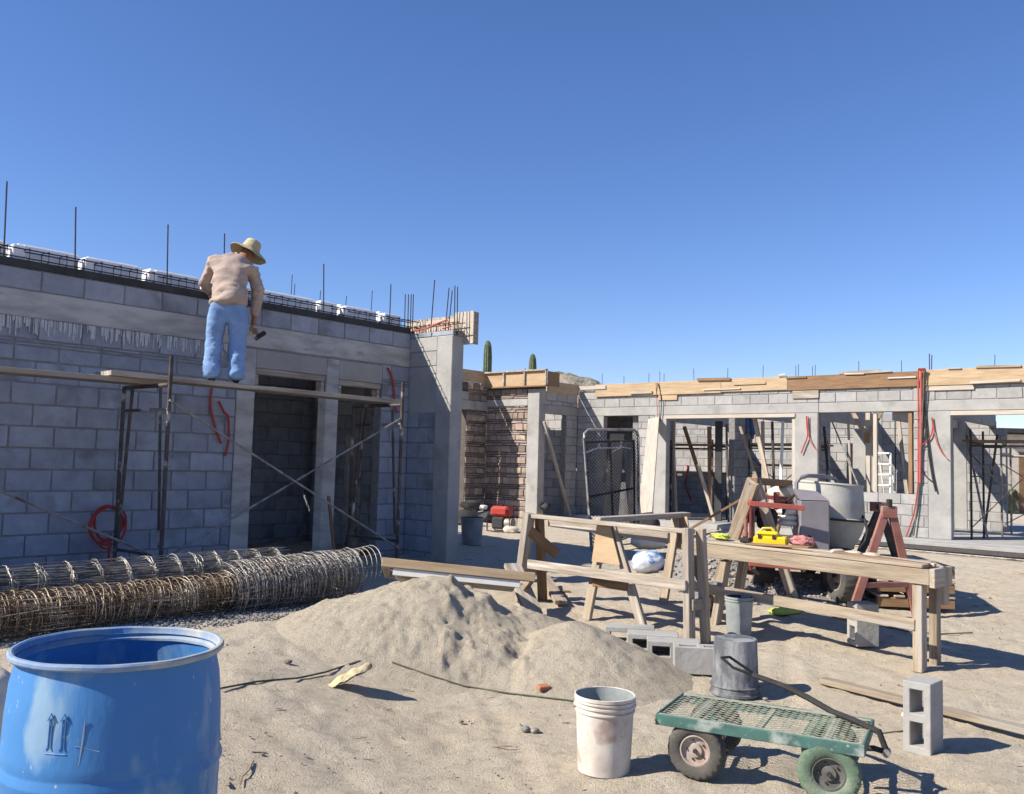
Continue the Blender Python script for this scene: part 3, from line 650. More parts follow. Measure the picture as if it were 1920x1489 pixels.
rill=np.abs(fbm(px_*9+py_*1.5,py_*2.5+px_,3)-.5)*.09*np.exp(-((px_+.12)/.3)**2)
ph=ph+(rough_-groove-rill)*np.clip(ph/.15,0,1)
zg=g(px_,py_)
foot=ss((ph+.06)/.12)
pz=zg+np.where(ph>-.1,ph*1.0,-.1)
me=grid_mesh('sand_pile',px_,py_,np.maximum(pz,zg-.12)); me.materials.append(M['sand'])
po=bpy.data.objects.new('sand_pile',me); C.objects.link(po); tag(po,'large heap of pale building sand with a second hump in the middle foreground','sand pile')
def surf(x,y):
    return max(G(x,y),G(x,y)+float(pile_h(np.array(x),np.array(y))))
def hit(px,py):
    z=.1
    for i in range(60): P=atz(px,py,z); z=.6*z+.4*surf(P.x,P.y)
    return P
# ------------------------------------------------------------------ blue barrel
bx,by_,bz=-1.115,2.655,G(-1.1,2.65)-.01
T_=Matrix.Translation((bx,by_,bz)); top=.995-bz
bar=thing('barrel','large open blue plastic barrel with a dusty rim standing in the left foreground','barrel',(bx,by_,bz))
t=top
outer=[(.001,.0),(.25,0),(.268,.02),(.275,.06),(.285,.2),(.288,.30),(.292,.312),(.288,.325),(.288,.44),(.290,t-.34),(.296,t-.325),(.296,t-.318),(.288,t-.30),(.288,t-.292),(.291,t-.28),(.289,t-.262),(.2855,t-.17),(.278,t-.085),(.268,t-.038),(.267,t-.02),(.262,t-.02)]
part('body',Geo().lathe(outer,96,T_),'blue',bar,True)
part('inner_wall',Geo().lathe([(.262,t-.036),(.270,t-.09),(.279,t-.17),(.285,t-.27),(.283,.45),(.275,.1),(.001,.04)],96,T_),'blue',bar,True)
def rimw(p,an): return p+Vector((0,0,.0012*math.sin(an*3)+.0006*math.sin(an*11)))
part('rim',Geo().lathe([(.266,t-.021),(.284,t-.019),(.288,t-.014),(.288,t-.006),(.284,t-.001),(.276,t),(.270,t-.004),(.268,t-.022),(.263,t-.030),(.257,t-.033),(.257,t-.040),(.262,t-.042)],96,T_,fn=rimw),'blue_dust',bar,True)
# raised mark: two upright arrows on a bar
mk=Geo()
def onbar(u_,z_,pr=-.0009):
    # u_ metres along the skin from the mark centre
    ac=math.radians(264)+u_/.288; R_=.2866+pr-.0
    if z_<.74: R_+=.002
    return Vector((bx+R_*math.cos(ac),by_+R_*math.sin(ac),bz+z_))
zc=t-.165
for dx in(-.018,.018):
    mk.tube([onbar(dx-.004,zc-.045),onbar(dx-.004,zc+.028)],.0016,5); mk.tube([onbar(dx+.004,zc-.045),onbar(dx+.004,zc+.028)],.0016,5)
    mk.tube([onbar(dx-.010,zc+.024),onbar(dx,zc+.042),onbar(dx+.010,zc+.024)],.0018,5)
    mk.tube([onbar(dx-.008,zc-.05),onbar(dx-.004,zc-.04)],.0016,5); mk.tube([onbar(dx+.008,zc-.05),onbar(dx+.004,zc-.04)],.0016,5)
mk.tube([onbar(-.028,zc-.058),onbar(0,zc-.058),onbar(.028,zc-.058)],.002,5)
part('raised_arrows',mk,'blue',bar)
sc_=Geo(); sc_.tube([onbar(.062,zc-.085,-.001),onbar(.068,zc-.02,-.002),onbar(.071,zc+.03,-.001)],[.0015,.0032,.0008],5); sc_.tube([onbar(.048,zc-.036,-.0008),onbar(.11,zc-.052,-.0008)],.0012,4)
part('scratches',sc_,'scuff',bar)
# sack at the left edge
def lumpy(P,rx,ry,rz,seed,amp=.08,sub=4,m='sack',name='sack',rot=0,parent=None,freq=3):
    bm=bmesh.new(); bmesh.ops.create_icosphere(bm,subdivisions=sub,radius=1); vs=[]
    for v in bm.verts:
        c=v.co; n=float(fbm(np.array(c.x*freq+seed*3.1+9),np.array(c.y*freq+c.z*freq*1.3+seed+9),3))-.45
        sx=abs(c.x)**.8*(1 if c.x>=0 else -1); k=1+n*amp*3
        p=Vector((sx*rx*k,c.y*ry*k,c.z*rz*k)); cr,sr=math.cos(rot),math.sin(rot)
        vs.append(Vector((p.x*cr-p.y*sr,p.x*sr+p.y*cr,p.z))+Vector(P))
    fs=[tuple(v.index for v in f.verts) for f in bm.faces]; bm.free()
    return part(name,Geo().add(vs,fs),m,parent,True)
P=at(-35,1290,3.5); tag(lumpy((P.x,P.y,.42),.17,.20,.30,2,.06),'pale cement sack standing at the left edge behind the barrel','sack')
# ------------------------------------------------------------------ rolls of wire mesh
def mesh_roll(label,A,B,r_,m,layers=5,sp=.1,seed=1,clump=False,nl=11,wr=.0031):
    rr=random.Random(seed); A=Vector(A); B=Vector(B); ax=(B-A); L=ax.length; ax/=L; s_=ax.cross(Vector((0,0,1))).normalized(); up=s_.cross(ax)
    root=thing('mesh_roll',label,'wire mesh',(A+B)/2-Vector((0,0,r_)),0,'rolls of wire mesh on the ground')
    def pt(x,an,q,flat=.92): return A+ax*x+s_*(math.cos(an)*q)+up*(math.sin(an)*q*flat)
    rings=Geo(); x=.02
    while x<L:
        ks=range(layers) if not clump else list(range(layers))*2
        for k in ks:
            q=r_*(1-.13*k) + rr.uniform(-.006,.006); xo=x+rr.uniform(-.012,.012)+( (k-2)*.012 if clump else 0); ph_=rr.uniform(0,6); tl=rr.uniform(-.03,.03)
            n=18; rings.tube([pt(xo+tl*math.cos(2*PI*i/n)+rr.uniform(-.004,.004),2*PI*i/n+ph_,q*(1+rr.uniform(-.035,.035))) for i in range(n)],wr,4,closed=True)
        x+=sp*rr.uniform(.85,1.15)
    o=part('ring_wires',rings,m,root,clean=False); stuff(o)
    lw_=Geo()
    for k in range(layers):
        for j in range(nl):
            an=2*PI*j/nl+k*.7; q=r_*(1-.13*k); n=int(L/.15)
            lw_.tube([pt(L*i/n,an+rr.uniform(-.05,.05)+.25*math.sin(i*.3+j),q*(1+rr.uniform(-.03,.03))) for i in range(n+1)],wr*.9,4,cap=False)
    stuff(part('long_wires',lw_,m,root,clean=False)); return root
E0=atz(30,1200,.29); E1=atz(692,1128,.28); dr=(E1-E0).normalized(); nn=Vector((-dr.y,dr.x,0))
def axp(s,r_,off=0): return Vector((0,0,.0))+E0+dr*s+nn*(r_*.75+off)+Vector((0,0,r_*.92+.0))
LL=(E1-E0).length
mesh_roll('rusty brown roll of welded wire mesh lying behind the blue barrel',axp(-.5,.155),axp(LL*.60,.19),.165,'wire_rust',8,.06,3)
mesh_roll('tangled grey roll of wire mesh between the rusty roll and the sand pile',axp(LL*.54,.20),axp(LL*.97,.25),.245,'wire',10,.036,4,nl=16)
mesh_roll('long grey roll of wire mesh nearest the shaded wall, bunched into loops',axp(-.9,.19,.30)+Vector((0,0,.09)),axp(LL*.80,.19,.34)+Vector((0,0,.13)),.175,'wire',7,.19,5,clump=True,nl=14)
loops=Geo(); rr=random.Random(2)
for k in range(5):
    c_=axp(LL*(.955+.018*k),.22)+Vector((0,0,.02+.008*k)); loops.tube([c_+nn*math.cos(a_)*.22+Vector((0,0,1))*math.sin(a_)*.22+dr*.05*math.sin(a_) for a_ in np.linspace(-.6,PI+.2,20)],.003,5)
for j in range(6):
    an=.2+j*.5; loops.tube([axp(LL*(.94+.1*q),.22)+nn*math.cos(an)*.22+Vector((0,0,1))*(math.sin(an)*.22+.03*q) for q in np.linspace(0,1,4)],.0028,4)
tag(part('wire_loops',loops,'wire'),'open springy wire loops at the right end of the mesh rolls','wire loops')
# dark gravel under the rolls
gg=Geo(); rr=random.Random(6)
scatter(gg,2600,lambda r:(lambda P:(P.x,P.y,G(P.x,P.y)+.01))(E0+dr*r.uniform(.4,LL)+nn*r.uniform(-.42,.3)),.006,.02,rr)
stuff(tag(part('gravel_bed',gg,'gravel',clean=False),'dark gravel spread under and in front of the mesh rolls','gravel'))
# ------------------------------------------------------------------ tilted panel on the pile
pn=thing('form_panel','pine framed panel with white underside resting tilted on top of the sand pile','form panel',(-.4,7.6,.55))
Q0=at(716,1054,7.45); Q1=at(1003,1083,7.55); ex=(Q1-Q0).normalized(); ey=Vector((-ex.y,ex.x,0)); ey=(ey*math.cos(.27)-Vector((0,0,1))*math.sin(.27)).normalized()
ez=ex.cross(ey); LP=(Q1-Q0).length
timber('front_rail',Q0,Q1,.04,.075,'wood_new',pn,up=ez); D_=.62
timber('end_rail',Q0+ex*.02+ey*.022,Q0+ex*.02+ey*D_,.04,.075,'wood',pn,up=ez); timber('end_rail',Q1-ex*.02+ey*.022,Q1-ex*.02+ey*D_,.04,.075,'wood',pn,up=ez)
timber('back_rail',Q0+ey*(D_+.022),Q1+ey*(D_+.022),.04,.075,'wood',pn,up=ez)
mp=Matrix((ex,ey,ez)).transposed().to_4x4(); mp.translation=Q0
part('white_sheet',Geo().box((.10,.022,-.052),(LP-.13,D_,-.041),.002,mp),'ply_face',pn)
part('white_batten',Geo().box((.10,-.004,-.095),(LP-.12,.016,-.0395),.002,mp),'ply_face',pn)
timber('runner',Q0+ex*.15+ey*.1-ez*.075,Q0+ex*.35+ey*.55-ez*.075,.05,.04,'wood_grey',pn,up=ez)
# ------------------------------------------------------------------ wooden trestles and bench
def zg(p): return Vector((p[0],p[1],G(p[0],p[1])))
tf=thing('wooden_trestle','open timber trestle frame with weathered posts, right behind the sand pile','trestle',zg((.85,8.1)))
a_=Vector((.18,8.70,0)); b_=Vector((1.49,7.42,0)); d_=(b_-a_).normalized(); n_=Vector((-d_.y,d_.x,0))
def V3(p,z): return Vector((p.x,p.y,z))
timber('post',V3(b_,G(b_.x,b_.y)+.0),V3(b_-d_*.03,1.045),.09,.06,'wood_grey',tf,up=d_)
timber('post',V3(b_+n_*.16+d_*.05,G(b_.x,b_.y)),V3(b_+n_*.10+d_*.03,1.04),.06,.07,'wood',tf,up=d_)
timber('post',V3(a_-d_*.10,G(.1,8.8)),V3(a_+d_*.02,1.06),.10,.075,'wood_grey',tf,up=d_)
timber('post',V3(a_+n_*.22+d_*.02,G(.1,8.8)),V3(a_+n_*.12+d_*.04,1.05),.06,.08,'wood_dark',tf,up=d_)
timber('top_rail',V3(a_+d_*.06+n_*.02,1.035),V3(b_+n_*.02,1.015),.09,.035,'wood_grey',tf)
timber('back_rail',V3(a_+d_*.1+n_*.2,.98),V3(b_-d_*.35+n_*.2,.93),.04,.09,'wood_grey',tf)
timber('lower_rail',V3(a_-n_*.03+d_*.05,.585),V3(b_-n_*.055,.585),.035,.085,'wood_grey',tf)
timber('cleat',V3(b_-n_*.02+d_*.03,.43),V3(b_+n_*.22+d_*.05,.43),.03,.09,'wood',tf)
timber('cleat',V3(a_-n_*.02-d_*.05,.52),V3(a_+n_*.28-d_*.0,.50),.03,.09,'wood',tf)
timber('brace',V3(a_+n_*.0+d_*.02,.9),V3(a_+n_*.3+d_*.12,.66),.03,.10,'wood_dark',tf)
timber('brace',V3(a_+d_*.1-n_*.3,.60),V3(a_+d_*.62-n_*.55,.24),.16,.04,'wood_grey',tf)
tag(timber('timber_offcut',hit(1018,1098)+Vector((0,0,.10)),hit(1052,1140)+Vector((0,0,.05)),.12,.04,'wood'),'short board lying between the trestle and the sand pile','board')
# sawhorse with plywood gusset
sh1=thing('sawhorse','wooden sawhorse with a plywood gusset on its end, inside the trestle','sawhorse',zg((1.1,8.3)))
T0=at(1118,975,8.15); T1=at(1288,950,9.05); T1.z=T0.z+.02
timber('beam',T0,T1,.10,.05,'wood_grey',sh1); bd=(T1-T0).normalized(); bn=Vector((-bd.y,bd.x,0)).normalized()
f1=gnd(1100,1163); f2=gnd(1207,1182); ap=T0+bd*.16-Vector((0,0,.03))
timber('leg',f1,ap-bn*-.04,.09,.04,'wood',sh1,up=bd); timber('leg',f2,ap+bn*-.04,.09,.04,'wood_grey',sh1,up=bd)
tt=.62
q1=f1.lerp(ap,.40); q2=f2.lerp(ap,.40); timber('crosspiece',q1-bd*.03,q2-bd*.03,.03,.09,'wood_dark',sh1)
gt=Geo(); c1=f1.lerp(ap,.99)-bd*.055; c2=f2.lerp(ap,.99)-bd*.055; e1=f1.lerp(ap,.60)-bd*.055; e2=f2.lerp(ap,.60)-bd*.055
hw=(e1-e2).normalized()*.05
pts=[c1+hw*1.2,c2-hw*1.2,e2-hw*.6,e1+hw*.6]; th=bd*.012
gt.add(pts+[p-th for p in pts],[(0,1,2,3),(7,6,5,4),(0,4,5,1),(1,5,6,2),(2,6,7,3),(3,7,4,0)]); part('gusset',gt,'ply',sh1)
ap2=T1-bd*.16-Vector((0,0,.03)); f3=ap2+(f1-ap)*.93+bd*.05; f4=ap2+(f2-ap)*.93+bd*.05; f3.z=G(f3.x,f3.y); f4.z=G(f4.x,f4.y)
timber('leg',f3,ap2,.09,.04,'wood',sh1,up=bd); timber('leg',f4,ap2,.09,.04,'wood_dark',sh1,up=bd)
pts=[ap2+Vector((0,0,.02))-bn*.10+bd*.03,ap2+Vector((0,0,.02))+bn*.10+bd*.03,ap2.lerp(f3,.35)+bd*.03,ap2.lerp(f4,.35)+bd*.03]; pts=[pts[0],pts[1],pts[2],pts[3]]
gt=Geo(); th=bd*.012; gt.add(pts+[p+th for p in pts],[(0,1,2,3),(7,6,5,4),(0,4,5,1),(1,5,6,2),(2,6,7,3),(3,7,4,0)]); part('gusset',gt,'ply',sh1)
# long bench
bn_=thing('work_bench','long rough timber work bench carrying tools, right of the middle','work bench',zg((2.5,7.5)))
a_=Vector((1.66,8.22,0)); b_=Vector((3.09,6.77,0)); d_=(b_-a_).normalized(); n_=Vector((-d_.y,d_.x,0)); LB=(b_-a_).length
timber('front_rail',V3(a_,.81),V3(b_+d_*.05,.775),.04,.115,'wood',bn_)
timber('back_rail',V3(a_+n_*.42,.80),V3(b_+n_*.30+d_*.05,.765),.04,.135,'wood_grey',bn_)
timber('end_rail',V3(b_-n_*.021+d_*.071,.77),V3(b_+n_*.33+d_*.071,.77),.04,.14,'wood',bn_)
timber('lower_rail',V3(a_-n_*.0,.475),V3(b_-d_*.06,.415),.03,.085,'wood',bn_)
for k,(o_,w2,z_,mm,s0,s1) in enumerate(((.045,.13,.885,'wood',.0,1.0),(.185,.12,.882,'wood_grey',.02,.62),(.31,.12,.884,'wood',.0,.97),(.16,.09,.884,'wood_dark',.63,.99),(.24,.05,.882,'wood_pale',.64,1.0))):
    p0=a_+d_*LB*s0+n_*o_; p1=a_+d_*LB*s1+n_*o_; timber('top_plank',V3(p0,z_-.002+.0),V3(p1,z_-.035),w2,.025,mm,bn_)
pf=b_-d_*.045+n_*.045; pb=b_-d_*.03+n_*.30
timber('leg',V3(pf,G(pf.x,pf.y)),V3(pf,.715),.10,.07,'wood',bn_,up=d_); timber('leg',V3(pb,G(pb.x,pb.y)),V3(pb,.695),.085,.06,'wood',bn_,up=d_)
timber('stub_post',V3(pb+d_*.105+n_*-.08,.56),V3(pb+d_*.105-n_*.08,.84),.09,.035,'wood',bn_,up=d_)
for o_ in(.06,.36):
    q=a_+d_*.28+n_*o_; timber('leg',V3(q+d_*-.06,G(q.x,q.y)),V3(q+d_*.04,.73),.09,.06,'wood',bn_,up=d_)
def onbench(px,h=0):
    # point on the bench top seen at column px
    best=None
    for s in np.linspace(0,1,200):
        p=a_+d_*LB*s+n_*.2; v=Vector((p.x,p.y,.9))-Vector((0,0,H)); xx=CX+FPX*v.dot(RR)/v.dot(F)
        if best is None or abs(xx-px)<best[0]: best=(abs(xx-px),p,.895-.035*s)
    return Vector((best[1].x,best[1].y,best[2]+h))
bdir=math.atan2(d_.y,d_.x)
def bmx(P,rot=0): return Matrix.Translation(P)@Matrix.Rotation(bdir+rot,4,'Z')
# yellow tool case
P=onbench(1445,.005); yc=thing('tool_case','bright yellow plastic tool case lying on the work bench','tool case',P)
my=bmx(P,.35)
part('case_body',Geo().box((-.14,-.06,0),(.14,.07,.075),.012,my),'yellow',yc); part('case_lid',Geo().box((-.125,-.05,.077),(.07,.06,.115),.018,my),'yellow',yc)
part('latch',Geo().box((-.10,-.068,.055),(-.07,-.0605,.09),.002,my),'black',yc); part('latch',Geo().box((.02,-.068,.055),(.05,-.0605,.09),.002,my),'black',yc)
part('handle',Geo().tube([my@Vector(p) for p in((-.09,0,.11),(-.07,0,.14),(.0,0,.145),(.03,0,.11))],.010,6),'yellow',yc,True)
P=onbench(1352,.02); tag(lumpy(P+Vector((0,0,.01)),.09,.06,.03,5,.3,4,'lime','rag',bdir),'lime yellow rag crumpled at the left end of the bench','rag')
P=onbench(1490,.02)+n_*.12; tag(lumpy(P+Vector((0,0,.03)),.11,.07,.05,6,.25,4,'pink_rag','rag',bdir),'pinkish red rag bundle behind the yellow case','rag')
P=onbench(1398,.0); dr_=thing('hand_drill','small dusty red hand tool standing left of the yellow case','hand tool',P)
part('body',Geo().box((-.05,-.03,.0),(.05,.03,.045),.01,bmx(P)),'black',dr_); part('grip',Geo().box((-.03,-.022,.046),(.02,.022,.10),.01,bmx(P)),'maroon',dr_); part('column',Geo().tube([P+Vector((0,0,.1)),P+Vector((0,0,.21))],.018,8),'maroon',dr_)
P=onbench(1590,.0); rr=random.Random(1)
for i,(px,l) in enumerate(((1570,'small white scrap of board on the bench near the pink sawhorse'),(1600,'jagged pale wood chip on the bench behind the pink sawhorse'),(1632,'pale splinter of wood on the bench right of the sawhorse foot'))):
    P=onbench(px,.012); tag(lumpy(P,.07,.045,.022,i+3,.2,2,'wood_pale','wood_scrap',rr.uniform(0,3),freq=2),l,'wood scrap')
P=onbench(1510,.0); tag(timber('loose_board',onbench(1420,.008)-n_*.16,onbench(1530,.03)-n_*.10,.11,.015,'wood_dark'),'thin dark loose board lying under the yellow tool case','board')
# second wooden sawhorse behind the bench
s2=thing('sawhorse','tall wooden sawhorse leg frame standing left of the red mixer frame','sawhorse',zg((2.2,9.0)))
u0=at(1412,902,8.9); u1=at(1455,905,9.5); timber('beam',u0,u1+(u1-u0)*.6,.09,.07,'wood_dark',s2)
fl=gnd(1345,1098); fr=gnd(1425,1085)
timber('leg',V3(Vector(fl),G(fl.x,fl.y)),u0+Vector((0,0,.0)),.13,.04,'wood',s2,up=UV); timber('leg',u0+(u1-u0)*.1,V3(u0+Vector((.45,.15,0)),.26),.10,.04,'wood_grey',s2,up=UV)
u2=u1+(u1-u0)*.5; timber('leg',u2,V3(u2+Vector((-.3,-.1,0)),.26),.09,.04,'wood_dark',s2,up=UV); timber('leg',u2,V3(u2+Vector((.28,.1,0)),.26),.09,.04,'wood',s2,up=UV)
# ------------------------------------------------------------------ concrete mixer
mc=(3.27,9.50); mx_=thing('concrete_mixer','grey concrete mixer with red frame and dusty upright drum behind the bench','concrete mixer',zg(mc))
TM=Matrix.Translation((mc[0],mc[1],0))@Matrix.Rotation(.06,4,'Y')
dl=[(.02,.62),(.17,.635),(.25,.72),(.34,.90),(.378,1.035),(.392,1.045),(.392,1.06),(.372,1.07),(.335,1.39),(.345,1.405),(.337,1.42),(.317,1.415),(.352,1.09),(.355,1.03),(.2,.68),(.01,.66)]
part('drum',Geo().lathe(dl,48,TM),'drum',mx_,True)
for k in range(3):
    an=k*2.1; part('blade',Geo().box((.12,-.01,.75),(.30,.01,1.2),.004,TM@Matrix.Rotation(an,4,'Z')),'steel_grey',mx_)
part('ring_gear',Geo().tube([TM@Vector((.396*math.cos(t_),.396*math.sin(t_),1.052)) for t_ in np.linspace(0,2*PI,41)[:-1]],.012,6,closed=True),'steel_dark',mx_)
yk=[at(1493,940,9.15),at(1493,905,9.15),at(1500,896,9.15),at(1515,892,9.2),at(1545,893,9.35),at(1566,898,9.5),at(1572,912,9.5)]
part('yoke',Geo().tube(yk,.022,8),'grey_paint',mx_,True)
# grey motor housing with a flat black leaf painting the dark of its opening
hb=at(1500,1030,8.95); hh0=at(1500,938,8.95).z; wx=.285
hm=Matrix.Translation((hb.x,8.95,0))@Matrix.Rotation(-.10,4,'Z')
part('motor_housing',Geo().box((0,0,.60),(wx,.35,hh0-.0),.012,hm),'grey_paint',mx_)
part('housing_lid',Geo().add([hm@Vector(p) for p in((0,0,hh0+.003),(wx,0,hh0+.003),(wx,.35,hh0+.003),(0,.35,hh0+.003),(-.06,.1,hh0+.11),(wx-.10,.1,hh0+.09),(wx-.1,.35,hh0+.09),(-.06,.35,hh0+.11))],[(0,1,5,4),(1,2,6,5),(2,3,7,6),(3,0,4,7),(4,5,6,7),(3,2,1,0)]),'grey_paint',mx_)
leaf=[(.05,.80),(.055,.87),(.085,.93),(.115,.90),(.15,.84),(.175,.78),(.175,.72),(.155,.685),(.12,.685),(.075,.74)]
part('leaf_dark_patch',Geo().add([hm@Vector((x_,-.004,z_-.02)) for x_,z_ in leaf]+[hm@Vector((x_,-.001,z_-.02)) for x_,z_ in leaf],[tuple(range(10)),tuple(range(19,9,-1))]+[(i,(i+1)%10,(i+1)%10+10,i+10) for i in range(10)]),'black',mx_)
part('belt_guard',Geo().tube([at(1468,965,9.1),at(1475,940,9.1),at(1490,928,9.1),at(1505,928,9.1)],.014,6),'black',mx_,True)
part('motor',Geo().lathe([(.001,0),(.09,0),(.10,.03),(.10,.15),(.06,.17),(.001,.17)],20,Matrix.Translation(at(1437,988,9.15))@Matrix.Rotation(.3,4,'X')),'dark',mx_,True)
part('motor_cap',Geo().box((-.10,-.08,0),(.09,.08,.10),.03,Matrix.Translation(at(1437,972,9.1))),'dark',mx_)
# red frame
def fr_(p,q,w_=.05,h_=.05,m='red_paint',nm='frame_bar'): timber(nm,p,q,w_,h_,m,mx_)
Af=at(1405,944,8.9); Bf=at(1508,953,8.8); Ab=at(1412,930,9.3); Bb=at(1505,938,9.3)
fr_(Af,Bf,.05,.05); fr_(Ab,Bb,.05,.04); fr_(Af,Ab,.04,.04); part('frame_plate',Geo().add([Af+Vector((0,0,-.03)),Ab+Vector((0,0,-.03)),V3(Ab,.55),V3(Af,.55)]+[p+Vector((.02,0,0)) for p in(Af+Vector((0,0,-.03)),Ab+Vector((0,0,-.03)),V3(Ab,.55),V3(Af,.55))],[(0,1,2,3),(7,6,5,4),(0,4,5,1),(1,5,6,2),(2,6,7,3),(3,7,4,0)]),'red_paint',mx_)
p_=at(1457,955,9.0); fr_(p_,p_+Vector((0,.02,.17)),.05,.05); fr_(V3(Af,.62),V3(Bf,.60)); fr_(V3(Ab,.58),V3(Bb+Vector((.5,.1,0)),.58))
fr_(V3(Vector(mc),.5)+Vector((-.9,-.2,0)),V3(Vector(mc),.45)+Vector((.25,-.25,0)),.06,.06,'steel_dark','axle_bar')
fr_((mc[0],mc[1],.62),(mc[0]-.2,mc[1],.40),.08,.08,'steel_dark','pedestal')
def wheel(parent,P,ax,R_,wd,mt='tyre',mr='rim',name='wheel',tread=26,rimr=.52):
    ax=Vector(ax).normalized(); s_=Vector((-ax.y,ax.x,0)); mw=Matrix((s_,Vector((0,0,1)).cross(s_)*-1 if False else ax,s_.cross(ax))).transposed().to_4x4()
    # local: x = s_, y = ax (axle), z = up
    z_=s_.cross(ax)
    mw=Matrix((s_,ax,z_)).transposed().to_4x4(); mw.translation=Vector(P)
    Rm=mw@Matrix.Rotation(PI/2,4,'X')
    h=wd/2; ri=R_*rimr
    pr=[(ri,-h*.75),(ri*1.12,-h*.95),(R_*.80,-h*1.08),(R_*.92,-h*.95),(R_*.985,-h*.6),(R_,0),(R_*.985,h*.6),(R_*.92,h*.95),(R_*.80,h*1.08),(ri*1.12,h*.95),(ri,h*.75)]
    def tr(p,an):
        r0=math.hypot(p.x,p.y)
        if r0>R_*.9:
            k=1-.022*(1 if (int(an/(2*PI)*tread*2+ (0.5 if p.z>0 else 0)))%2 else 0); return Vector((p.x*k,p.y*k,p.z))
        return p
    base=part(name,Geo().lathe(pr,tread*4,Rm,fn=tr),mt,parent,True)
    pr2=[(ri*1.02,-h*.8),(ri*.93,-h*.82),(ri*.86,-h*.35),(ri*.45,-h*.25),(ri*.42,-h*.6),(ri*.2,-h*.62),(.0005,-h*.62)]
    part('rim',Geo().lathe(pr2,32,Rm),mr,base,True); part('rim',Geo().lathe([(r0,-z0) for r0,z0 in pr2],32,Rm),mr,base,True)
    hub=Geo()
    for k in range(5):
        an=k*2*PI/5
        for sg in(-1,1): hub.tube([Rm@Vector((ri*.62*math.cos(an),ri*.62*math.sin(an),sg*h*.28)),Rm@Vector((ri*.62*math.cos(an),ri*.62*math.sin(an),sg*h*.5))],ri*.07,6)
    hub.tube([Rm@Vector((0,0,-h*.95)),Rm@Vector((0,0,h*.95))],ri*.14,8); part('hub',hub,'steel_dark',base)
    return base
for (px,py,Rw,yy) in((1418,1076,.27,9.55),(1578,1092,.28,9.05)):
    P=at(px,py,yy); P.z=G(P.x,P.y)+Rw; wheel(mx_,P,(1,.15,0),Rw,.2)
P=at(1480,975,9.2)
for i in range(3): tag(lumpy(P+Vector((0,0,-.03+.055*i)),.13,.10,.035,i,.05,3,'white','cloth_pad',.1),['lowest of the white folded bags inside the red mixer frame','middle white folded bag inside the red mixer frame','topmost white folded bag inside the red mixer frame'][i],'bag','white bags in the mixer frame')
tag(lumpy(at(1478,925,9.75),.22,.15,.09,8,.05,3,'sack','bag',0),'cream bag lying behind the red frame next to the drum','bag')
tag(part('power_cable',Geo().tube([at(x_,y_,yy) for x_,y_,yy in((1612,962,9.3),(1622,975,9.2),(1626,995,9.1),(1622,1015,9.0),(1612,1028,8.9))],.014,6),'black',smooth=True),'thick black cable curling down at the right of the mixer drum','cable')
# stones and gravel around the mixer
gx,gy=np.meshgrid(np.arange(1.2,4.6,.05),np.arange(8.8,12.6,.05)); gp=np.maximum(.50*(1-np.hypot((gx-2.5)/.75,(gy-10.9)/1.1)),.20*(1-np.hypot((gx-2.9)/1.2,(gy-9.6)/.8)))
gzz=g(gx,gy)+np.maximum(gp,-.1)+(fbm(gx*9,gy*9,3)-.45)*.06
me=grid_mesh('gravel_pile',gx,gy,gzz); me.materials.append(M['gravel']); o=bpy.data.objects.new('gravel_pile',me); C.objects.link(o); tag(o,'grey gravel heap behind the bench and under the mixer','gravel pile')
def gpile(x,y): return G(x,y)+max(0,.50*(1-math.hypot((x-2.5)/.75,(y-10.9)/1.1)),.20*(1-math.hypot((x-2.9)/1.2,(y-9.6)/.8)))
ge=Geo(); rr=random.Random(12)
def gr(r):
    x=r.uniform(1.2,4.2); y=r.uniform(8.9,12.2); h_=gpile(x,y)
    return (x,y,h_+.01) if h_-G(x,y)>.01 else None
scatter(ge,3800,gr,.012,.035,rr); stuff(tag(part('gravel_stones',ge,'pebble',clean=False),'loose grey stones covering the gravel heap by the mixer','gravel'))
for i,(px,py,s_,l) in enumerate(((1490,1120,.10,'pale rock lying left under the mixer axle'),(1530,1128,.07,'small pale rock under the middle of the mixer'),(1470,1095,.12,'large flat pale rock under the mixer between its tyres'),(1460,1142,.06,'small greenish rock below the bench rail'),(1345,1115,.07,'dark rock at the left foot of the bench'))):
    P=gnd(px,py); tag(lumpy(P+Vector((0,0,s_*.5)),s_,s_*.8,s_*.65,i+20,.12,3,'sack' if i<3 else 'gravel','rock',i,freq=1.5),l,'rock')
P=gnd(1470,1152); tag(lumpy(P+Vector((0,0,.03)),.16,.08,.035,31,.2,3,'lime','rag',.3),'lime green rag lying on the ground under the bench','rag')
# ------------------------------------------------------------------ maroon steel sawhorse
sp=thing('steel_sawhorse','tall maroon steel sawhorse standing behind the right half of the bench','sawhorse',zg((3.6,8.7)))
apx=at(1666,960,8.5); fa=gnd(1597,1166); fb=gnd(1722,1158); fa=Vector((3.14,8.36,G(3.1,8.4))); fb=at(1720,1150,8.5); fb.z=G(fb.x,fb.y)
timber('leg',fa,apx-Vector((.03,0,0)),.075,.04,'maroon',sp,up=(0,1,0)); timber('leg',fb,apx+Vector((.03,0,0)),.075,.04,'maroon',sp,up=(0,1,0))
timber('top_block',apx-Vector((.07,.01,0)),apx+Vector((.07,-.01,0)),.05,.11,'maroon',sp)
timber('crossbar',fa.lerp(apx,.32)+Vector((.0,.0,0)),fb.lerp(apx,.32),.04,.05,'maroon',sp)
apb=at(1650,952,9.5); timber('beam',apx+Vector((0,0,.05)),apb+Vector((0,0,.0)),.05,.06,'steel_dark',sp)
timber('leg',V3(apb+Vector((-.42,-.05,0)),G(3.4,9.5)),apb,.075,.04,'steel_dark',sp,up=(0,1,0)); timber('leg',V3(apb+Vector((.30,.0,0)),G(4,9.5)),apb,.075,.04,'steel_dark',sp,up=(0,1,0))
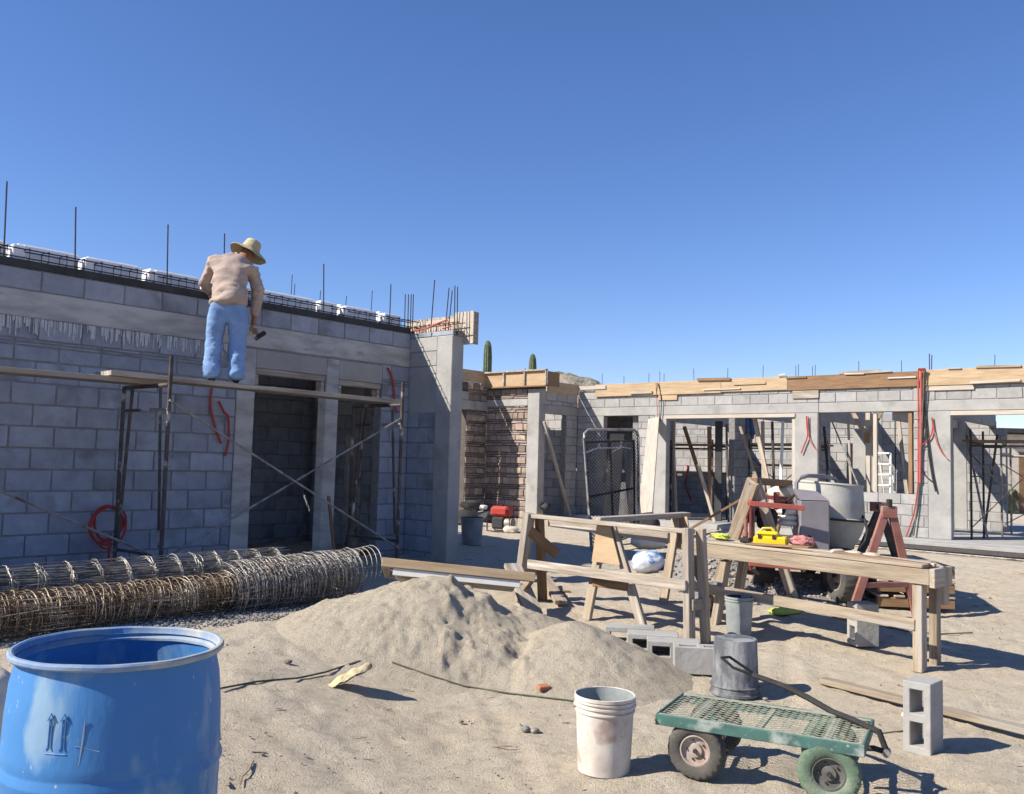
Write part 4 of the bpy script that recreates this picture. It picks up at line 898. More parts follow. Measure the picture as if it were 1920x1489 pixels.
timber('top_block',apb-Vector((.10,0,-.01)),apb+Vector((.05,0,.01)),.05,.10,'maroon',sp)
timber('stub',apx+Vector((.0,-.02,.05)),apx+Vector((.0,-.02,.12)),.04,.05,'black',sp,up=(0,1,0))
# pallet stack
pa=Vector((3.62,8.55,0)); pal=thing('pallet_stack','low stack of wooden pallets behind the right end of the bench','pallet stack',zg(pa))
pm=Matrix.Translation((3.60,8.85,0))@Matrix.Rotation(-.10,4,'Z')
for lv in range(3):
    z0=G(4,9)+.02+lv*.145
    for k in range(3): timber('bearer',pm@Vector((0,.05+k*.52,z0+.045)),pm@Vector((.72,.05+k*.52,z0+.045)),.08,.09,'wood_dark',pal)
    for k in range(8 if lv==2 else 5): x_=.05+k*(.62/(7 if lv==2 else 4)); timber('deck_board',pm@Vector((x_,0,z0+.105)),pm@Vector((x_,1.15,z0+.105)),.10,.02,'wood' if k%3 else 'wood_pale',pal)
# ------------------------------------------------------------------ hollow concrete blocks
def hollow(name,label,mw,parts_group='hollow concrete blocks on the ground',L=.39,Wd=.15,Hh=.19,m='conc_l'):
    xs_=[0,.042,.172,.218,.348,.39]; xs_=[x*L/.39 for x in xs_]; ys_=[0,.038,Wd-.038,Wd]; fill=[[1]*3,[1,0,1],[1]*3,[1,0,1],[1]*3]
    gq=Geo(); v=lambda i,j,k:(xs_[i]-L/2,ys_[j]-Wd/2,k*Hh)
    for i in range(5):
        for j in range(3):
            if not fill[i][j]: continue
            gq.add([v(i,j,1),v(i+1,j,1),v(i+1,j+1,1),v(i,j+1,1)],[(0,1,2,3)]); gq.add([v(i,j,0),v(i,j+1,0),v(i+1,j+1,0),v(i+1,j,0)],[(0,1,2,3)])
            for di,dj,a,b in((-1,0,(i,j),(i,j+1)),(1,0,(i+1,j),(i+1,j+1)),(0,-1,(i,j),(i+1,j)),(0,1,(i,j+1),(i+1,j+1))):
                ii,jj=i+di,j+dj
                if 0<=ii<5 and 0<=jj<3 and fill[ii][jj]: continue
                gq.add([v(*a,0),v(*b,0),v(*b,1),v(*a,1)],[(0,1,2,3)])
    me=gq.mesh(name); bm=bmesh.new(); bm.from_mesh(me)
    bmesh.ops.dissolve_limit(bm,angle_limit=.01,verts=bm.verts,edges=bm.edges)
    bmesh.ops.bevel(bm,geom=[e for e in bm.edges if len(e.link_faces)==2 and e.calc_face_angle(0)>.5],offset=.004,segments=1,affect='EDGES'); bm.to_mesh(me); bm.free()
    me.materials.append(M[m]); o=bpy.data.objects.new(name,me); link(o,None,name,mw); tag(o,label,'concrete block',parts_group); return o
RX=lambda a:Matrix.Rotation(a,4,'X'); RY=lambda a:Matrix.Rotation(a,4,'Y'); RZ=lambda a:Matrix.Rotation(a,4,'Z'); TR=lambda *p:Matrix.Translation(p)
# standing on end: local x -> up, local z (cores) -> towards camera
hollow('concrete_block','grey two-hole concrete block standing on end at the right foreground',TR(2.345,5.15,.195)@RZ(-.78)@RX(PI/2)@RZ(PI/2)@TR(0,0,-.095))
hollow('concrete_block','grey concrete block lying holes up nearest the upside-down metal bucket',TR(1.42,6.66,.06)@RZ(-.10)@RX(.0))
hollow('concrete_block','second concrete block behind the one by the bucket, lying on its end slanted',TR(1.27,6.95,.16)@RZ(-.16)@RX(PI/2)@TR(0,0,-.09))
hollow('concrete_block','third concrete block from the bucket, beside the trestle post',TR(1.15,7.16,.17)@RZ(-.16)@RX(PI/2)@TR(0,0,-.09))
hollow('concrete_block','farthest concrete block at the edge of the sand pile with its hole showing',TR(1.0,7.38,.18)@RZ(-.16)@RX(PI/2)@TR(0,0,-.09))
hollow('concrete_block','concrete block standing alone under the bench in the shade',TR(2.92,7.50,.30)@RZ(.1)@RY(PI/2)@TR(0,0,-.09),L=.34,Wd=.17)
hollow('concrete_block','concrete block lying just behind the standing one at the bench foot',TR(3.22,6.62,.05)@RZ(.3),L=.39) if False else None
# ------------------------------------------------------------------ buckets
def bucket(P,r0,r1,h_,m,mi,label,flip=False,ribs=(),lip=.006,handle=None,tilt=None,cat='bucket'):
    root=thing('bucket',label,cat,P); T=TR(*P)
    if tilt: T=T@tilt
    if flip: pr=[(.001,h_-.006),(r0*.90,h_-.006),(r0*.93,h_-.002),(r0*.99,h_-.004),(r0,h_-.02)]+[(r0+(r1-r0)*t_,h_-h_*t_) for t_ in(.3,.6,.80)]+[(r1+.004,h_*.17),(r1+.010,h_*.165),(r1+.010,h_*.15),(r1+.002,h_*.14),(r1+.004,h_*.06),(r1+.010,h_*.05),(r1+.010,0),(r1-.002,0)]
    else:
        pr=[(.001,0),(r0*.93,0),(r0,.008)]; last=0
        for z_ in sorted([.25,.5]+[q for q in ribs]):
            rr_=r0+(r1-r0)*z_
            if z_ in ribs: pr+=[(rr_,h_*z_-.007),(rr_+.007,h_*z_-.004),(rr_+.007,h_*z_+.004),(rr_,h_*z_+.007)]
            else: pr.append((rr_,h_*z_))
        pr+=[(r1,h_-.02),(r1+lip,h_-.016),(r1+lip,h_-.002),(r1,h_),(r1-.004,h_-.004)]
    part('body',Geo().lathe(pr,48,T),m,root,True)
    if not flip: part('inner_wall',Geo().lathe([(r1-.003,h_-.004),(r0-.006,.04),(.001,.035)],48,T),mi,root,True)
    return root,T
b1,T1_=bucket((.515,4.70,G(.5,4.7)-.004),.132,.150,.385,'white_pl','grey_cement','dirty white plastic bucket standing left of the green cart',ribs=(.80,.87,.93))
for s_ in(-1,1): part('handle_lug',Geo().lathe([(.001,.010),(.014,.008),(.016,0)],12,T1_@TR(s_*.150,0,.33)@RY(s_*PI/2)),'white_pl',b1,True)
hd=[T1_@Vector((.158*math.cos(a),-.02-.155*math.sin(a),.33-.09*math.sin(a))) for a in np.linspace(PI,2*PI,9)]
hd=[T1_@Vector((.160*math.cos(a),.160*math.sin(a),.33-.10*abs(math.sin(a)))) for a in np.linspace(0,PI,15)]
part('wire_handle',Geo().tube(hd,.0025,5),'steel_grey',b1)
b2,T2_=bucket((1.56,6.22,G(1.5,6.2)-.004),.142,.158,.37,'cement_bucket','grey_cement','cement-caked grey bucket turned upside down behind the cart',flip=True)
b3,T3_=bucket((1.97,7.74,G(1.9,7.7)),.10,.115,.33,'grey_cement','dark','grey bucket with a tall cut side behind the upside-down bucket',ribs=(.9,))
P=gnd(884,1022); bucket((P.x,P.y,P.z),.15,.17,.42,'grey_cement','dark','grey bucket standing in the shade beside the end column of the return wall',ribs=(.9,))
P=gnd(1215,1075); tag(lumpy((P.x,P.y,P.z+.13),.20,.16,.14,33,.08,4,'blue_print','cement_bag',.4),'blue and white printed bag under the sawhorse','bag')
P=gnd(1215,1050); tag(lumpy((P.x+.05,P.y+.3,P.z+.22),.26,.18,.10,35,.08,4,'sack','cement_bag',.2),'pale cement bag lying behind the blue and white bag','bag')
# ------------------------------------------------------------------ green garden cart
A_=Vector((.765,4.655,0)); e_=Vector((.893,-.45,0)).normalized(); n2=Vector((-e_.y,e_.x,0)); LC,WC,ZD=.99,.50,.30
cart=thing('garden_cart','green mesh-deck garden cart with four pneumatic wheels in the foreground','garden cart',V3(A_+e_*.5+n2*.25,G(1.2,4.6)))
def cp(x,y,z): return A_+e_*x+n2*y+Vector((0,0,z))
cm=Matrix((e_,n2,Vector((0,0,1)))).transposed().to_4x4(); cm.translation=A_
for nm,lo,hi in(('side_rail',(0,0,ZD-.055),(LC,.012,ZD)),('side_rail',(0,WC-.012,ZD-.055),(LC,WC,ZD)),('end_rail',(0,.0125,ZD-.055),(.012,WC-.0125,ZD)),('end_rail',(LC-.012,.0125,ZD-.055),(LC,WC-.0125,ZD))):
    part(nm,Geo().box(lo,hi,.003,cm),'green',cart)
for nm,lo,hi in(('top_flange',(.013,.0125,ZD-.008),(LC-.013,.032,ZD-.001)),('top_flange',(.013,WC-.032,ZD-.008),(LC-.013,WC-.0125,ZD-.001))): part(nm,Geo().box(lo,hi,.001,cm),'green_light',cart)
for x_ in(.16,.48,.80): part('deck_slat',Geo().box((x_,.033,ZD-.028),(x_+.035,WC-.033,ZD-.014),.003,cm),'green_light',cart)
dm=Geo(); st=.030
x_=-WC
nx=0
def clip(x0,y0,x1,y1,X0,X1,Y0,Y1):
    t0,t1=0.,1.; dx,dy=x1-x0,y1-y0
    for p_,q_ in((-dx,x0-X0),(dx,X1-x0),(-dy,y0-Y0),(dy,Y1-y0)):
        if abs(p_)<1e-9:
            if q_<0: return None
            continue
        r_=q_/p_
        if p_<0: t0=max(t0,r_)
        else: t1=min(t1,r_)
    return None if t0>=t1 else (x0+dx*t0,y0+dy*t0,x0+dx*t1,y0+dy*t1)
k=-2.0
while k<2.6:
    for sg in(-1,1):
        q=clip(k,0 if sg>0 else WC,k+WC*2,WC if sg>0 else 0,.013,LC-.013,.033,WC-.033)
        if q: dm.tube([cp(q[0],q[1],ZD-.008+.001*sg),cp(q[2],q[3],ZD-.008+.001*sg)],.0014,4,cap=False)
    k+=st*2.5
stuff(part('mesh_deck',dm,'green_light',cart,clean=False))
R_=.145
for (x_,y_,mt,tn) in((.20,.055,'tyre',.0),(.185,.50,'tyre',.0),(.83,.045,'tyre_green',.10),(.78,.47,'tyre_green',.10)):
    P=cp(x_,y_,0); P.z=G(P.x,P.y)+R_-.004; ax=Vector((n2.x*math.cos(tn)-n2.y*math.sin(tn),n2.x*math.sin(tn)+n2.y*math.cos(tn),0))
    wheel(cart,P,ax,R_,.085,mt,'rim' if mt=='tyre' else 'rim_dark',tread=22)
for x_ in(.195,.805):
    part('axle',Geo().tube([cp(x_,.06,R_),cp(x_,.48,R_)],.010,8),'steel_dark',cart)
    for y_ in(.14,.38): part('axle_bracket',Geo().box((x_-.03,y_-.01,R_-.005),(x_+.03,y_+.01,ZD-.057),.002,cm),'green',cart)
pv=cp(LC+.075,.25,.215); part('tongue',Geo().tube([cp(.80,.25,.20),cp(LC+.02,.25,.225),pv],.014,8),'black',cart)
hv=[pv,cp(LC+.04,.27,.30),at(1560,1340,4.75),at(1470,1290,4.95),at(1412,1266,5.08)]
hv=[hv[0],hv[1],hv[1].lerp(hv[2],.5)+Vector((0,0,.012)),hv[2]+Vector((0,0,.016)),hv[2].lerp(hv[3],.5)+Vector((0,0,.018)),hv[3]+Vector((0,0,.01)),hv[4]]
part('pull_handle',Geo().tube(hv,.016,8),'black',cart,True)
ge1=[at(1412,1266,5.08),at(1375,1252,5.1),at(1353,1233,5.12),at(1368,1232,5.2),at(1412,1262,5.2),at(1414,1268,5.12)]
part('grip_loop',Geo().tube(ge1,.008,8),'black',cart,True)
part('pivot_nut',Geo().tube([pv-n2*.03,pv+n2*.03],.018,10),'steel_grey',cart)
# ------------------------------------------------------------------ timber on the ground
tag(timber('ground_plank',(2.22,6.42,G(2.2,6.4)+.04),(3.62,4.76,.035),.085,.04,'wood'),'long narrow timber lying on the ground behind the standing block','plank')
# crumpled scrap, stones, brick, twig, cable
P=hit(655,1290); scp=Geo(); rr=random.Random(9); nu,nv=26,12; vs=[];fs=[]
for layer in(0,1):
    for i in range(nu):
        for j in range(nv):
            u_=i/(nu-1); v_=j/(nv-1); wv=.5*math.sin(PI*min(1,max(0,u_*.95+.03)))**.6; 
            x0=(u_-.5)*.27; y0=(v_-.5)*.20*wv*2; z0=.02+.13*u_+.05*math.sin(v_*PI)*wv+.005*math.sin(u_*19+v_*7)+rr.uniform(-.004,.004)-layer*.009-abs(v_-.5)*.05
            vs.append(Vector((P.x+x0*.95+y0*.25,P.y+y0+x0*.15,P.z+z0)))
for l in(0,1):
    for i in range(nu-1):
        for j in range(nv-1): b0=l*nu*nv+i*nv+j; fs.append((b0,b0+1,b0+nv+1,b0+nv))
tag(part('dry_husk',scp.add(vs,fs),'straw',smooth=True),'crumpled dry straw-coloured husk lying propped on the sand left of centre','husk')
for px,py,s_,m_,l in((540,1243,.022,'stone','small dark stone left of the sand pile'),(985,1371,.028,'gravel','grey stone chip in the foreground sand right of centre'),(1003,1373,.022,'pebble','pale stone chip beside the grey chip in the foreground'),(1435,1312,.015,'gravel','tiny stone between the upside-down bucket and the plank'),(1700,1345,.03,'sack','pale stone beside the plank left of the standing block'),(1620,1172,.03,'sack','pale stone by the bench lower rail')):
    P=hit(px,py); tag(lumpy(P+Vector((0,0,s_*.4)),s_*1.3,s_,s_*.7,px,.15,2,m_,'stone_chip',px,freq=1.5),l,'stone')
P=hit(1018,1293); tag(part('brick_piece',Geo().box((-.04,-.025,0),(.045,.03,.028),.005,TR(P.x,P.y,P.z)@RZ(.5)@RX(.15)),'brick'),'broken red clay brick piece at the foot of the sand pile','brick')
P=gnd(1058,1115); tag(part('wood_offcut',Geo().box((-.06,-.03,0),(.06,.03,.04),.004,TR(P.x,P.y,P.z)@RZ(.2)),'wood_dark'),'small brown wood offcut on the ground inside the trestle','offcut')
tag(part('twig',Geo().tube([hit(x_,y_)+Vector((0,0,.006)) for x_,y_ in((475,1430),(466,1448),(455,1458),(450,1475))],[.004,.003,.003,.002],5),'wood_dark'),'thin dark twig on the sand right of the barrel','twig')
def cable(name,pts,r_,m,label,cat='cable',lift=.006):
    q=[];
    for (x0,y0),(x1,y1) in zip(pts,pts[1:]):
        for t_ in np.linspace(0,1,10,endpoint=False): P=hit(x0+(x1-x0)*t_,y0+(y1-y0)*t_); q.append(Vector((P.x,P.y,surf(P.x,P.y)+lift)))
    return tag(part(name,Geo().tube(q,r_,5),m),label,cat)
M['cable']=mat('dusty_cable',(.12,.12,.08),(.07,.075,.05),10,.8,.2,40)
cable('ground_cable',[(412,1293),(480,1280),(560,1273),(610,1262),(682,1238)],.006,'cable','thin dark cable on the sand running from the barrel to the pile','cable')
cable('ground_cable',[(735,1243),(800,1266),(870,1288),(960,1302),(1092,1318)],.006,'cable','thin dark cable crossing the foot of the sand pile to the white bucket','cable')
cable('ground_cable',[(1646,1378),(1690,1373),(1730,1368)],.006,'cable','short dark cable running from the cart handle to the standing block','cable')
cable('ground_cable',[(1560,1118+40),(1640,1172),(1700,1185),(1765,1190),(1830,1187)],.006,'cable','dark cable trailing under the right end of the bench','cable')
# ------------------------------------------------------------------ scaffold at the left wall
def scaffold(label,a_out,a_in,b,ztop,zf,mt='steel_old',gap=.33,extra=.22):
    root=thing('scaffold',label,'scaffold',W((a_out+a_in)/2,b,zf))
    def tb(nm,p,q,r_=.02,m_=mt): part(nm,Geo().tube([p,q],r_,8),m_,root)
    tb('leg',W(a_out,b,zf),W(a_out,b,ztop+extra)); tb('leg',W(a_in,b,zf),W(a_in,b,ztop-.03))
    tb('ledger',W(a_out-.02,b,ztop-.04),W(a_in+.02,b,ztop-.04)); tb('ledger',W(a_out-.02,b,ztop-.26),W(a_out-gap,b,ztop-.26),.014,'steel_grey')
    tb('inner_post',W(a_out-gap*.5,b,ztop-.06),W(a_out-.05,b,ztop-1.5),.014); tb('inner_post',W(a_in+gap*.5,b,ztop-.06),W(a_in+.04,b,ztop-1.5),.017)
    tb('rung',W(a_in+.02,b,ztop-.26),W(a_in+gap,b,ztop-.26),.014)
    tb('lower_rung',W(a_out-.02,b,zf+.35),W(a_in+.02,b,zf+.35),.014)
    return root
scaffold('worn scaffold frame at the shaded wall left of the man',1.15,.30,-4.02,2.20,.27)
scaffold('worn scaffold frame at the right end of the planks by the corner',1.15,.30,-1.18,2.20,.27)
def brace(p,q,label,m_='steel_grey'): tag(part('cross_brace',Geo().tube([p,q],.011,6),m_),label,'scaffold brace','scaffold cross braces')
brace(W(1.17,-4.03,2.02),W(1.17,-1.20,.55),'scaffold brace falling rightward across the dark door')
brace(W(1.145,-4.03,.58),W(1.145,-1.20,2.00),'scaffold brace rising rightward across the dark door')
brace(W(1.17,-6.6,1.75),W(1.17,-4.05,.62),'scaffold brace falling from the left edge to the red hose coil')
timber_=tag(timber('scaffold_plank',W(.72,-7.5,2.185),W(.72,-3.85,2.195),.30,.045,'wood'),'long left scaffold plank running out of the photo at the left','plank','scaffold planks the man works from')
tag(timber('scaffold_plank',W(.76,-4.45,2.240),W(.76,-.95,2.215),.30,.045,'wood_grey'),'right scaffold plank the man stands on','plank','scaffold planks the man works from')
# red hoses on the left wall
def hose(name,pts,r_,m,label,closed=False):
    # smooth through the points
    P=[Vector(p) for p in pts]; q=[]
    n=len(P)
    for i in range(n if closed else n-1):
        p0=P[(i-1)%n] if (closed or i>0) else P[i]; p1=P[i]; p2=P[(i+1)%n]; p3=P[(i+2)%n] if (closed or i<n-2) else p2
        for t_ in np.linspace(0,1,6,endpoint=False):
            q.append(.5*((2*p1)+(p2-p0)*t_+(2*p0-5*p1+4*p2-p3)*t_*t_+(3*p1-p0-3*p2+p3)*t_**3))
    if not closed: q.append(P[-1])
    return tag(part(name,Geo().tube(q,r_,6,closed=closed),m,smooth=True),label,'hose')
coil=[]
for i in range(46):
    an=i*2*PI/12; k_=i/12.; rr_=.150+.013*k_+.008*math.sin(i*1.7); coil.append(La(199,979,.10)+UV*(rr_*.9*math.cos(an)+.022*math.sin(k_*2.4))+Vector((0,0,rr_*math.sin(an)-.012*k_))+VV*(.012*k_))
coil+= [La(205,1005,.12),La(204,1030,.12),La(203,1060,.12)]
hose('hose_coil',coil,.0115,'red_hose','coil of red hose hanging low on the shaded wall beside the scaffold')
hose('wall_hose',[La(x_,y_,.03) for x_,y_ in((398,722),(395,750),(398,780),(407,812),(415,832))],.013,'red_hose','red hose hanging down the shaded wall left of the concrete column')
hose('wall_hose',[La(x_,y_,.04) for x_,y_ in((410,752),(420,772),(427,780),(429,800),(428,830),(422,855))],.013,'red_hose','red hose loop with black end nearest the concrete column')
hose('wall_hose',[La(x_,y_,.03) for x_,y_ in((727,690),(734,705),(738,725),(740,748),(744,775))],.014,'red_hose','dark red hose hanging beside the right door by the corner')
# boards leaning inside the second opening
for (x0,y0,x1,y1,a_,w_,m_,l) in((655,815,650,1030,-.25,.10,'steel_grey','tall grey board leaning inside the second dark opening'),(672,820,665,1030,-.4,.14,'steel_grey','wider grey board leaning deeper inside the second dark opening'),(690,760,645,1020,-.1,.03,'steel_old','thin steel prop slanting inside the second dark opening'),(616,930,631,1045,.12,.035,'wood_dark','brown stick leaning between the two dark openings')):
    P0=La(x1,y1,a_); P0.z=.2; tag(timber('leaning_board',P0,La(x0,y0,a_),w_,.03,m_),l,'board')
# ------------------------------------------------------------------ people
def skin(name,nodes,edges,m,parent,sub=2,root=0,sm=True):
    me=bpy.data.meshes.new(name); me.from_pydata([tuple(n[0]) for n in nodes],edges,[]); o=bpy.data.objects.new(name,me); C.objects.link(o)
    md=o.modifiers.new('s','SKIN'); me.skin_vertices or me.update()
    if not me.skin_vertices: bpy.context.view_layer.update()
    for i,n in enumerate(nodes):
        sv=me.skin_vertices[0].data[i]; r_=n[1]; sv.radius=(r_,r_) if not isinstance(r_,tuple) else r_; sv.use_root=(i==root)
    md.use_smooth_shade=True; ms=o.modifiers.new('u','SUBSURF'); ms.levels=sub; ms.render_levels=sub
    bpy.context.view_layer.update(); dg_=bpy.context.evaluated_depsgraph_get(); ev=o.evaluated_get(dg_); m2=bpy.data.meshes.new_from_object(ev)
    bpy.data.objects.remove(o); m2.shade_smooth(); m2.materials.clear(); m2.materials.append(M[m])
    inv=MW[parent.name].inverted(); m2.transform(inv); o=bpy.data.objects.new(name,m2); link(o,parent,name,MW[parent.name]); return o
def chain(*idx): return [(a,b) for a,b in zip(idx,idx[1:])]
P0=W(.78,-3.25,2.264); man=thing('person','person in a straw hat, tan long-sleeved shirt and jeans working bent over the wall top','person',P0)
vx=Vector((P0.y,-P0.x,0)).normalized(); vy=Vector((P0.x,P0.y,0)).normalized()
def mp_(x,z,d=0): return P0+vx*x+vy*d+Vector((0,0,z*ZS))
ZS=1.06
# skin body
nd=[(mp_(.02,.80,.03),.10),(mp_(.03,.98,.08),.10),(mp_(.04,1.12,.16),.10),(mp_(.10,1.20,.26),.07),(mp_(.17,1.26,.34),.085),(mp_(.19,1.34,.37),.085),
    (mp_(-.08,.72,.02),.07),(mp_(-.11,.40,.06),.055),(mp_(-.12,.08,-.02),.045),(mp_(-.12,.035,.12),.04),
    (mp_(.09,.72,.02),.07),(mp_(.11,.40,.07),.055),(mp_(.11,.08,.0),.045),(mp_(.12,.035,.14),.04),
    (mp_(-.16,1.14,.20),.05),(mp_(-.23,.96,.30),.035),(mp_(-.10,.86,.46),.035),
    (mp_(.25,1.10,.20),.05),(mp_(.30,.86,.22),.035),(mp_(.27,.64,.27),.030),(mp_(.27,.585,.28),.036)]
skin('body',nd,chain(0,1,2,3,4,5)+chain(0,6,7,8,9)+chain(0,10,11,12,13)+chain(2,14,15,16)+chain(2,17,18,19,20),'skin',man)
fg=[]
for k in range(4): fg.append(((mp_(.255+.014*k,.565,.27+.01*k),.009),(mp_(.262+.014*k,.525-.004*k,.285),.0085),(mp_(.275+.012*k,.505,.30),.008)))
for f_ in fg: skin('finger',list(f_),chain(0,1,2),'skin',man,1)
skin('thumb',[(mp_(.245,.58,.27),.010),(mp_(.232,.55,.285),.009),(mp_(.245,.53,.30),.008)],chain(0,1,2),'skin',man,1)
for k in range(4): skin('finger',[(mp_(-.08+.012*k,.86,.49),.009),(mp_(-.06+.012*k,.855,.53),.0085),(mp_(-.05+.012*k,.835,.55),.008)],chain(0,1,2),'skin',man,1)
# head details
skin('nose',[(mp_(.21,1.29,.45),.014),(mp_(.215,1.27,.47),.012)],[(0,1)],'skin',man,1)
# shirt
nd=[(mp_(.01,.69,.02),(.21,.168)),(mp_(.01,.79,.02),(.205,.165)),(mp_(.01,.90,.05),(.185,.145)),(mp_(.02,1.02,.10),(.195,.155)),(mp_(.03,1.14,.16),(.188,.155)),(mp_(.07,1.22,.23),(.10,.10)),
    (mp_(-.15,1.14,.19),.092),(mp_(-.215,1.03,.25),.075),(mp_(-.235,.95,.31),.062),(mp_(-.16,.89,.42),.05),(mp_(-.11,.865,.46),.045),
    (mp_(.235,1.10,.20),.098),(mp_(.275,.98,.20),.080),(mp_(.30,.86,.22),.068),(mp_(.285,.74,.25),.052),(mp_(.272,.66,.27),.046)]
shirt=skin('shirt',nd,chain(0,1,2,3,4,5)+chain(4,6,7,8,9,10)+chain(4,11,12,13,14,15),'shirt',man,3)
# wrinkles on the shirt
for v in shirt.data.vertices:
    c=v.co; n=float(fbm(np.array(c.x*7+c.z*9+30),np.array(c.z*16-c.x*8+c.y*4+30),3))-.45; n2_=abs(float(fbm(np.array(c.x*5+c.z*13+8),np.array(c.z*22-c.x*14+3),2))-.38); v.co=c+v.normal*(n*.07-max(0,.10-n2_)*.12*(1 if c.z>.9 else .6))
# jeans
nd=[(mp_(.01,.85,.04),(.168,.13)),(mp_(.01,.72,.02),(.19,.145)),(mp_(-.095,.60,.03),.112),(mp_(-.105,.40,.06),.094),(mp_(-.115,.22,.03),.090),(mp_(-.12,.08,.0),.098),(mp_(-.12,.01,.0),.092),
    (mp_(.105,.60,.03),.112),(mp_(.11,.40,.06),.094),(mp_(.115,.22,.03),.090),(mp_(.12,.08,.0),.098),(mp_(.12,.01,.0),.092)]
jn=skin('jeans',nd,chain(0,1,2,3,4,5,6)+chain(1,7,8,9,10,11),'denim',man,3)
for v in jn.data.vertices:
    c=v.co; n=float(fbm(np.array(c.x*6+c.z*5+50),np.array(c.z*11+c.x*5+50),3))-.45; n2_=abs(float(fbm(np.array(c.x*5+8),np.array(c.z*24-c.x*10+3),2))-.38); v.co=c+v.normal*(n*.035-max(0,.08-n2_)*(.16 if c.z<.3 else .08))
for s_ in(-.12,.115): skin('boot',[(mp_(s_,.04,-.03),.042),(mp_(s_,.035,.08),.04),(mp_(s_+.01,.03,.17),.034)],chain(0,1,2),'dark',man,2)
# straw hat tilted
hc=mp_(.195,1.335,.36); ta=(vx*.42+vy*.15+Vector((0,0,1))).normalized(); tq=ta.to_track_quat('Z','Y').to_matrix().to_4x4(); tq.translation=hc
def brim(p,an):
    r0=math.hypot(p.x,p.y)
    if r0>.12: return p+Vector((0,0,-.030*((r0-.12)/.08)*(1+.5*math.cos(2*an))+.004*math.sin(an*7)))
    return p
part('hat',Geo().lathe([(.001,.128),(.045,.130),(.072,.122),(.084,.10),(.092,.05),(.096,.02),(.102,.012),(.14,.004),(.185,-.004),(.20,-.008),(.20,-.013),(.14,-.003),(.100,.003),(.088,.015),(.08,.09),(.001,.115)],48,tq,fn=brim),'straw',man,True)
part('hat_band',Geo().lathe([(.0965,.018),(.0985,.02),(.0965,.042),(.094,.04)],40,tq),'straw',man,True)
# tool in the hand
tl=thing('hammer','hammer hanging from the right hand of the man in the straw hat','hammer',mp_(.30,.48,.3))
part('handle',Geo().tube([mp_(.24,.60,.30),mp_(.34,.50,.30)],.011,6),'wood_grey',tl); part('head',Geo().box((-.075,-.02,-.022),(.06,.02,.022),.008,TR(*mp_(.345,.50,.30))@RY(-.6)),'dark',tl)
# second person, legs seen through the wide opening
ZS=1.0; P0=Lb(1403,824,10.9); man2=thing('person','distant person in blue denim trousers standing on the scaffold inside the far wing','person',P0)
vx=Vector((P0.y,-P0.x,0)).normalized(); vy=Vector((P0.x,P0.y,0)).normalized()
nd=[(mp_(0,.92,0),.13),(mp_(-.08,.85,0),.09),(mp_(-.08,.45,0),.06),(mp_(-.09,.06,0),.045),(mp_(-.09,.03,-.12),.04),(mp_(.08,.85,0),.09),(mp_(.08,.45,0.03),.06),(mp_(.09,.06,0),.045),(mp_(.09,.03,-.12),.04),
    (mp_(0,1.02,.15),.10),(mp_(0,1.08,.36),.11),(mp_(0,1.10,.46),.05),(mp_(0,1.08,.56),.07),(mp_(0,1.04,.64),.07),(mp_(-.2,1.05,.36),.06),(mp_(-.24,.80,.40),.045),(mp_(-.2,.6,.42),.035),(mp_(.2,1.05,.36),.06),(mp_(.24,.80,.40),.045),(mp_(.2,.6,.42),.035)]
skin('body',nd,chain(0,1,2,3,4)+chain(0,5,6,7,8)+chain(0,9,10,11,12,13)+chain(10,14,15,16)+chain(10,17,18,19),'skin',man2)
skin('trousers',[(mp_(0,.95,0),(.15,.12)),(mp_(0,.86,0),(.16,.12)),(mp_(-.085,.7,0),.10),(mp_(-.09,.4,0),.075),(mp_(-.095,.08,0),.07),(mp_(.085,.7,0),.10),(mp_(.09,.4,0.02),.075),(mp_(.095,.08,0),.07)],chain(0,1,2,3,4)+chain(1,5,6,7),'denim_dark',man2,2)
skin('shirt',[(mp_(0,.94,0),(.15,.13)),(mp_(0,1.02,.16),(.16,.13)),(mp_(0,1.07,.36),(.17,.13)),(mp_(-.2,1.05,.36),.075),(mp_(-.24,.80,.40),.06),(mp_(.2,1.05,.36),.075),(mp_(.24,.80,.40),.06)],chain(0,1,2)+chain(2,3,4)+chain(2,5,6),'sack',man2,2)
# ------------------------------------------------------------------ wire gate, leaning boards and hoses on the right wing
G00=at(1109,1034,13.4); G10=at(1198,1000,13.9); G01=at(1094,806,13.75); G11=at(1197,806,14.1)
def gp(u_,v_): return G00.lerp(G10,u_).lerp(G01.lerp(G11,u_),v_)
gtn=((gp(1,0)-gp(0,0)).cross(gp(0,1)-gp(0,0))).normalized(); gtn = gtn if gtn.y<0 else -gtn
gate=thing('wire_gate','tall chain-link gate leaning upright before the far wing','gate',(G00+G10)/2)
cr=.07
def cor(u0,v0,u1,v1): return gp(u0,v0)
out=[gp(0,0),gp(0,.93),gp(.02,.97),gp(.08,1),gp(.92,1),gp(.98,.97),gp(1,.93),gp(1,0)]
part('outer_frame',Geo().tube(out,.022,8,closed=True),'steel_grey',gate,True)
dn=gtn*-.05
for p,q in((( .05,.02),(.05,.90)),((.95,.02),(.95,.90)),((.05,.90),(.95,.90)),((.5,.02),(.5,.90)),((.05,.44),(.95,.44)),((.05,.02),(.95,.02))):
    part('inner_bar',Geo().tube([gp(*p)+dn,gp(*q)+dn],.018,6),'steel_dark',gate)
cl=Geo(); ux=(gp(1,.5)-gp(0,.5)).length; uy=(gp(.5,1)-gp(.5,0)).length; k=-3.2; 
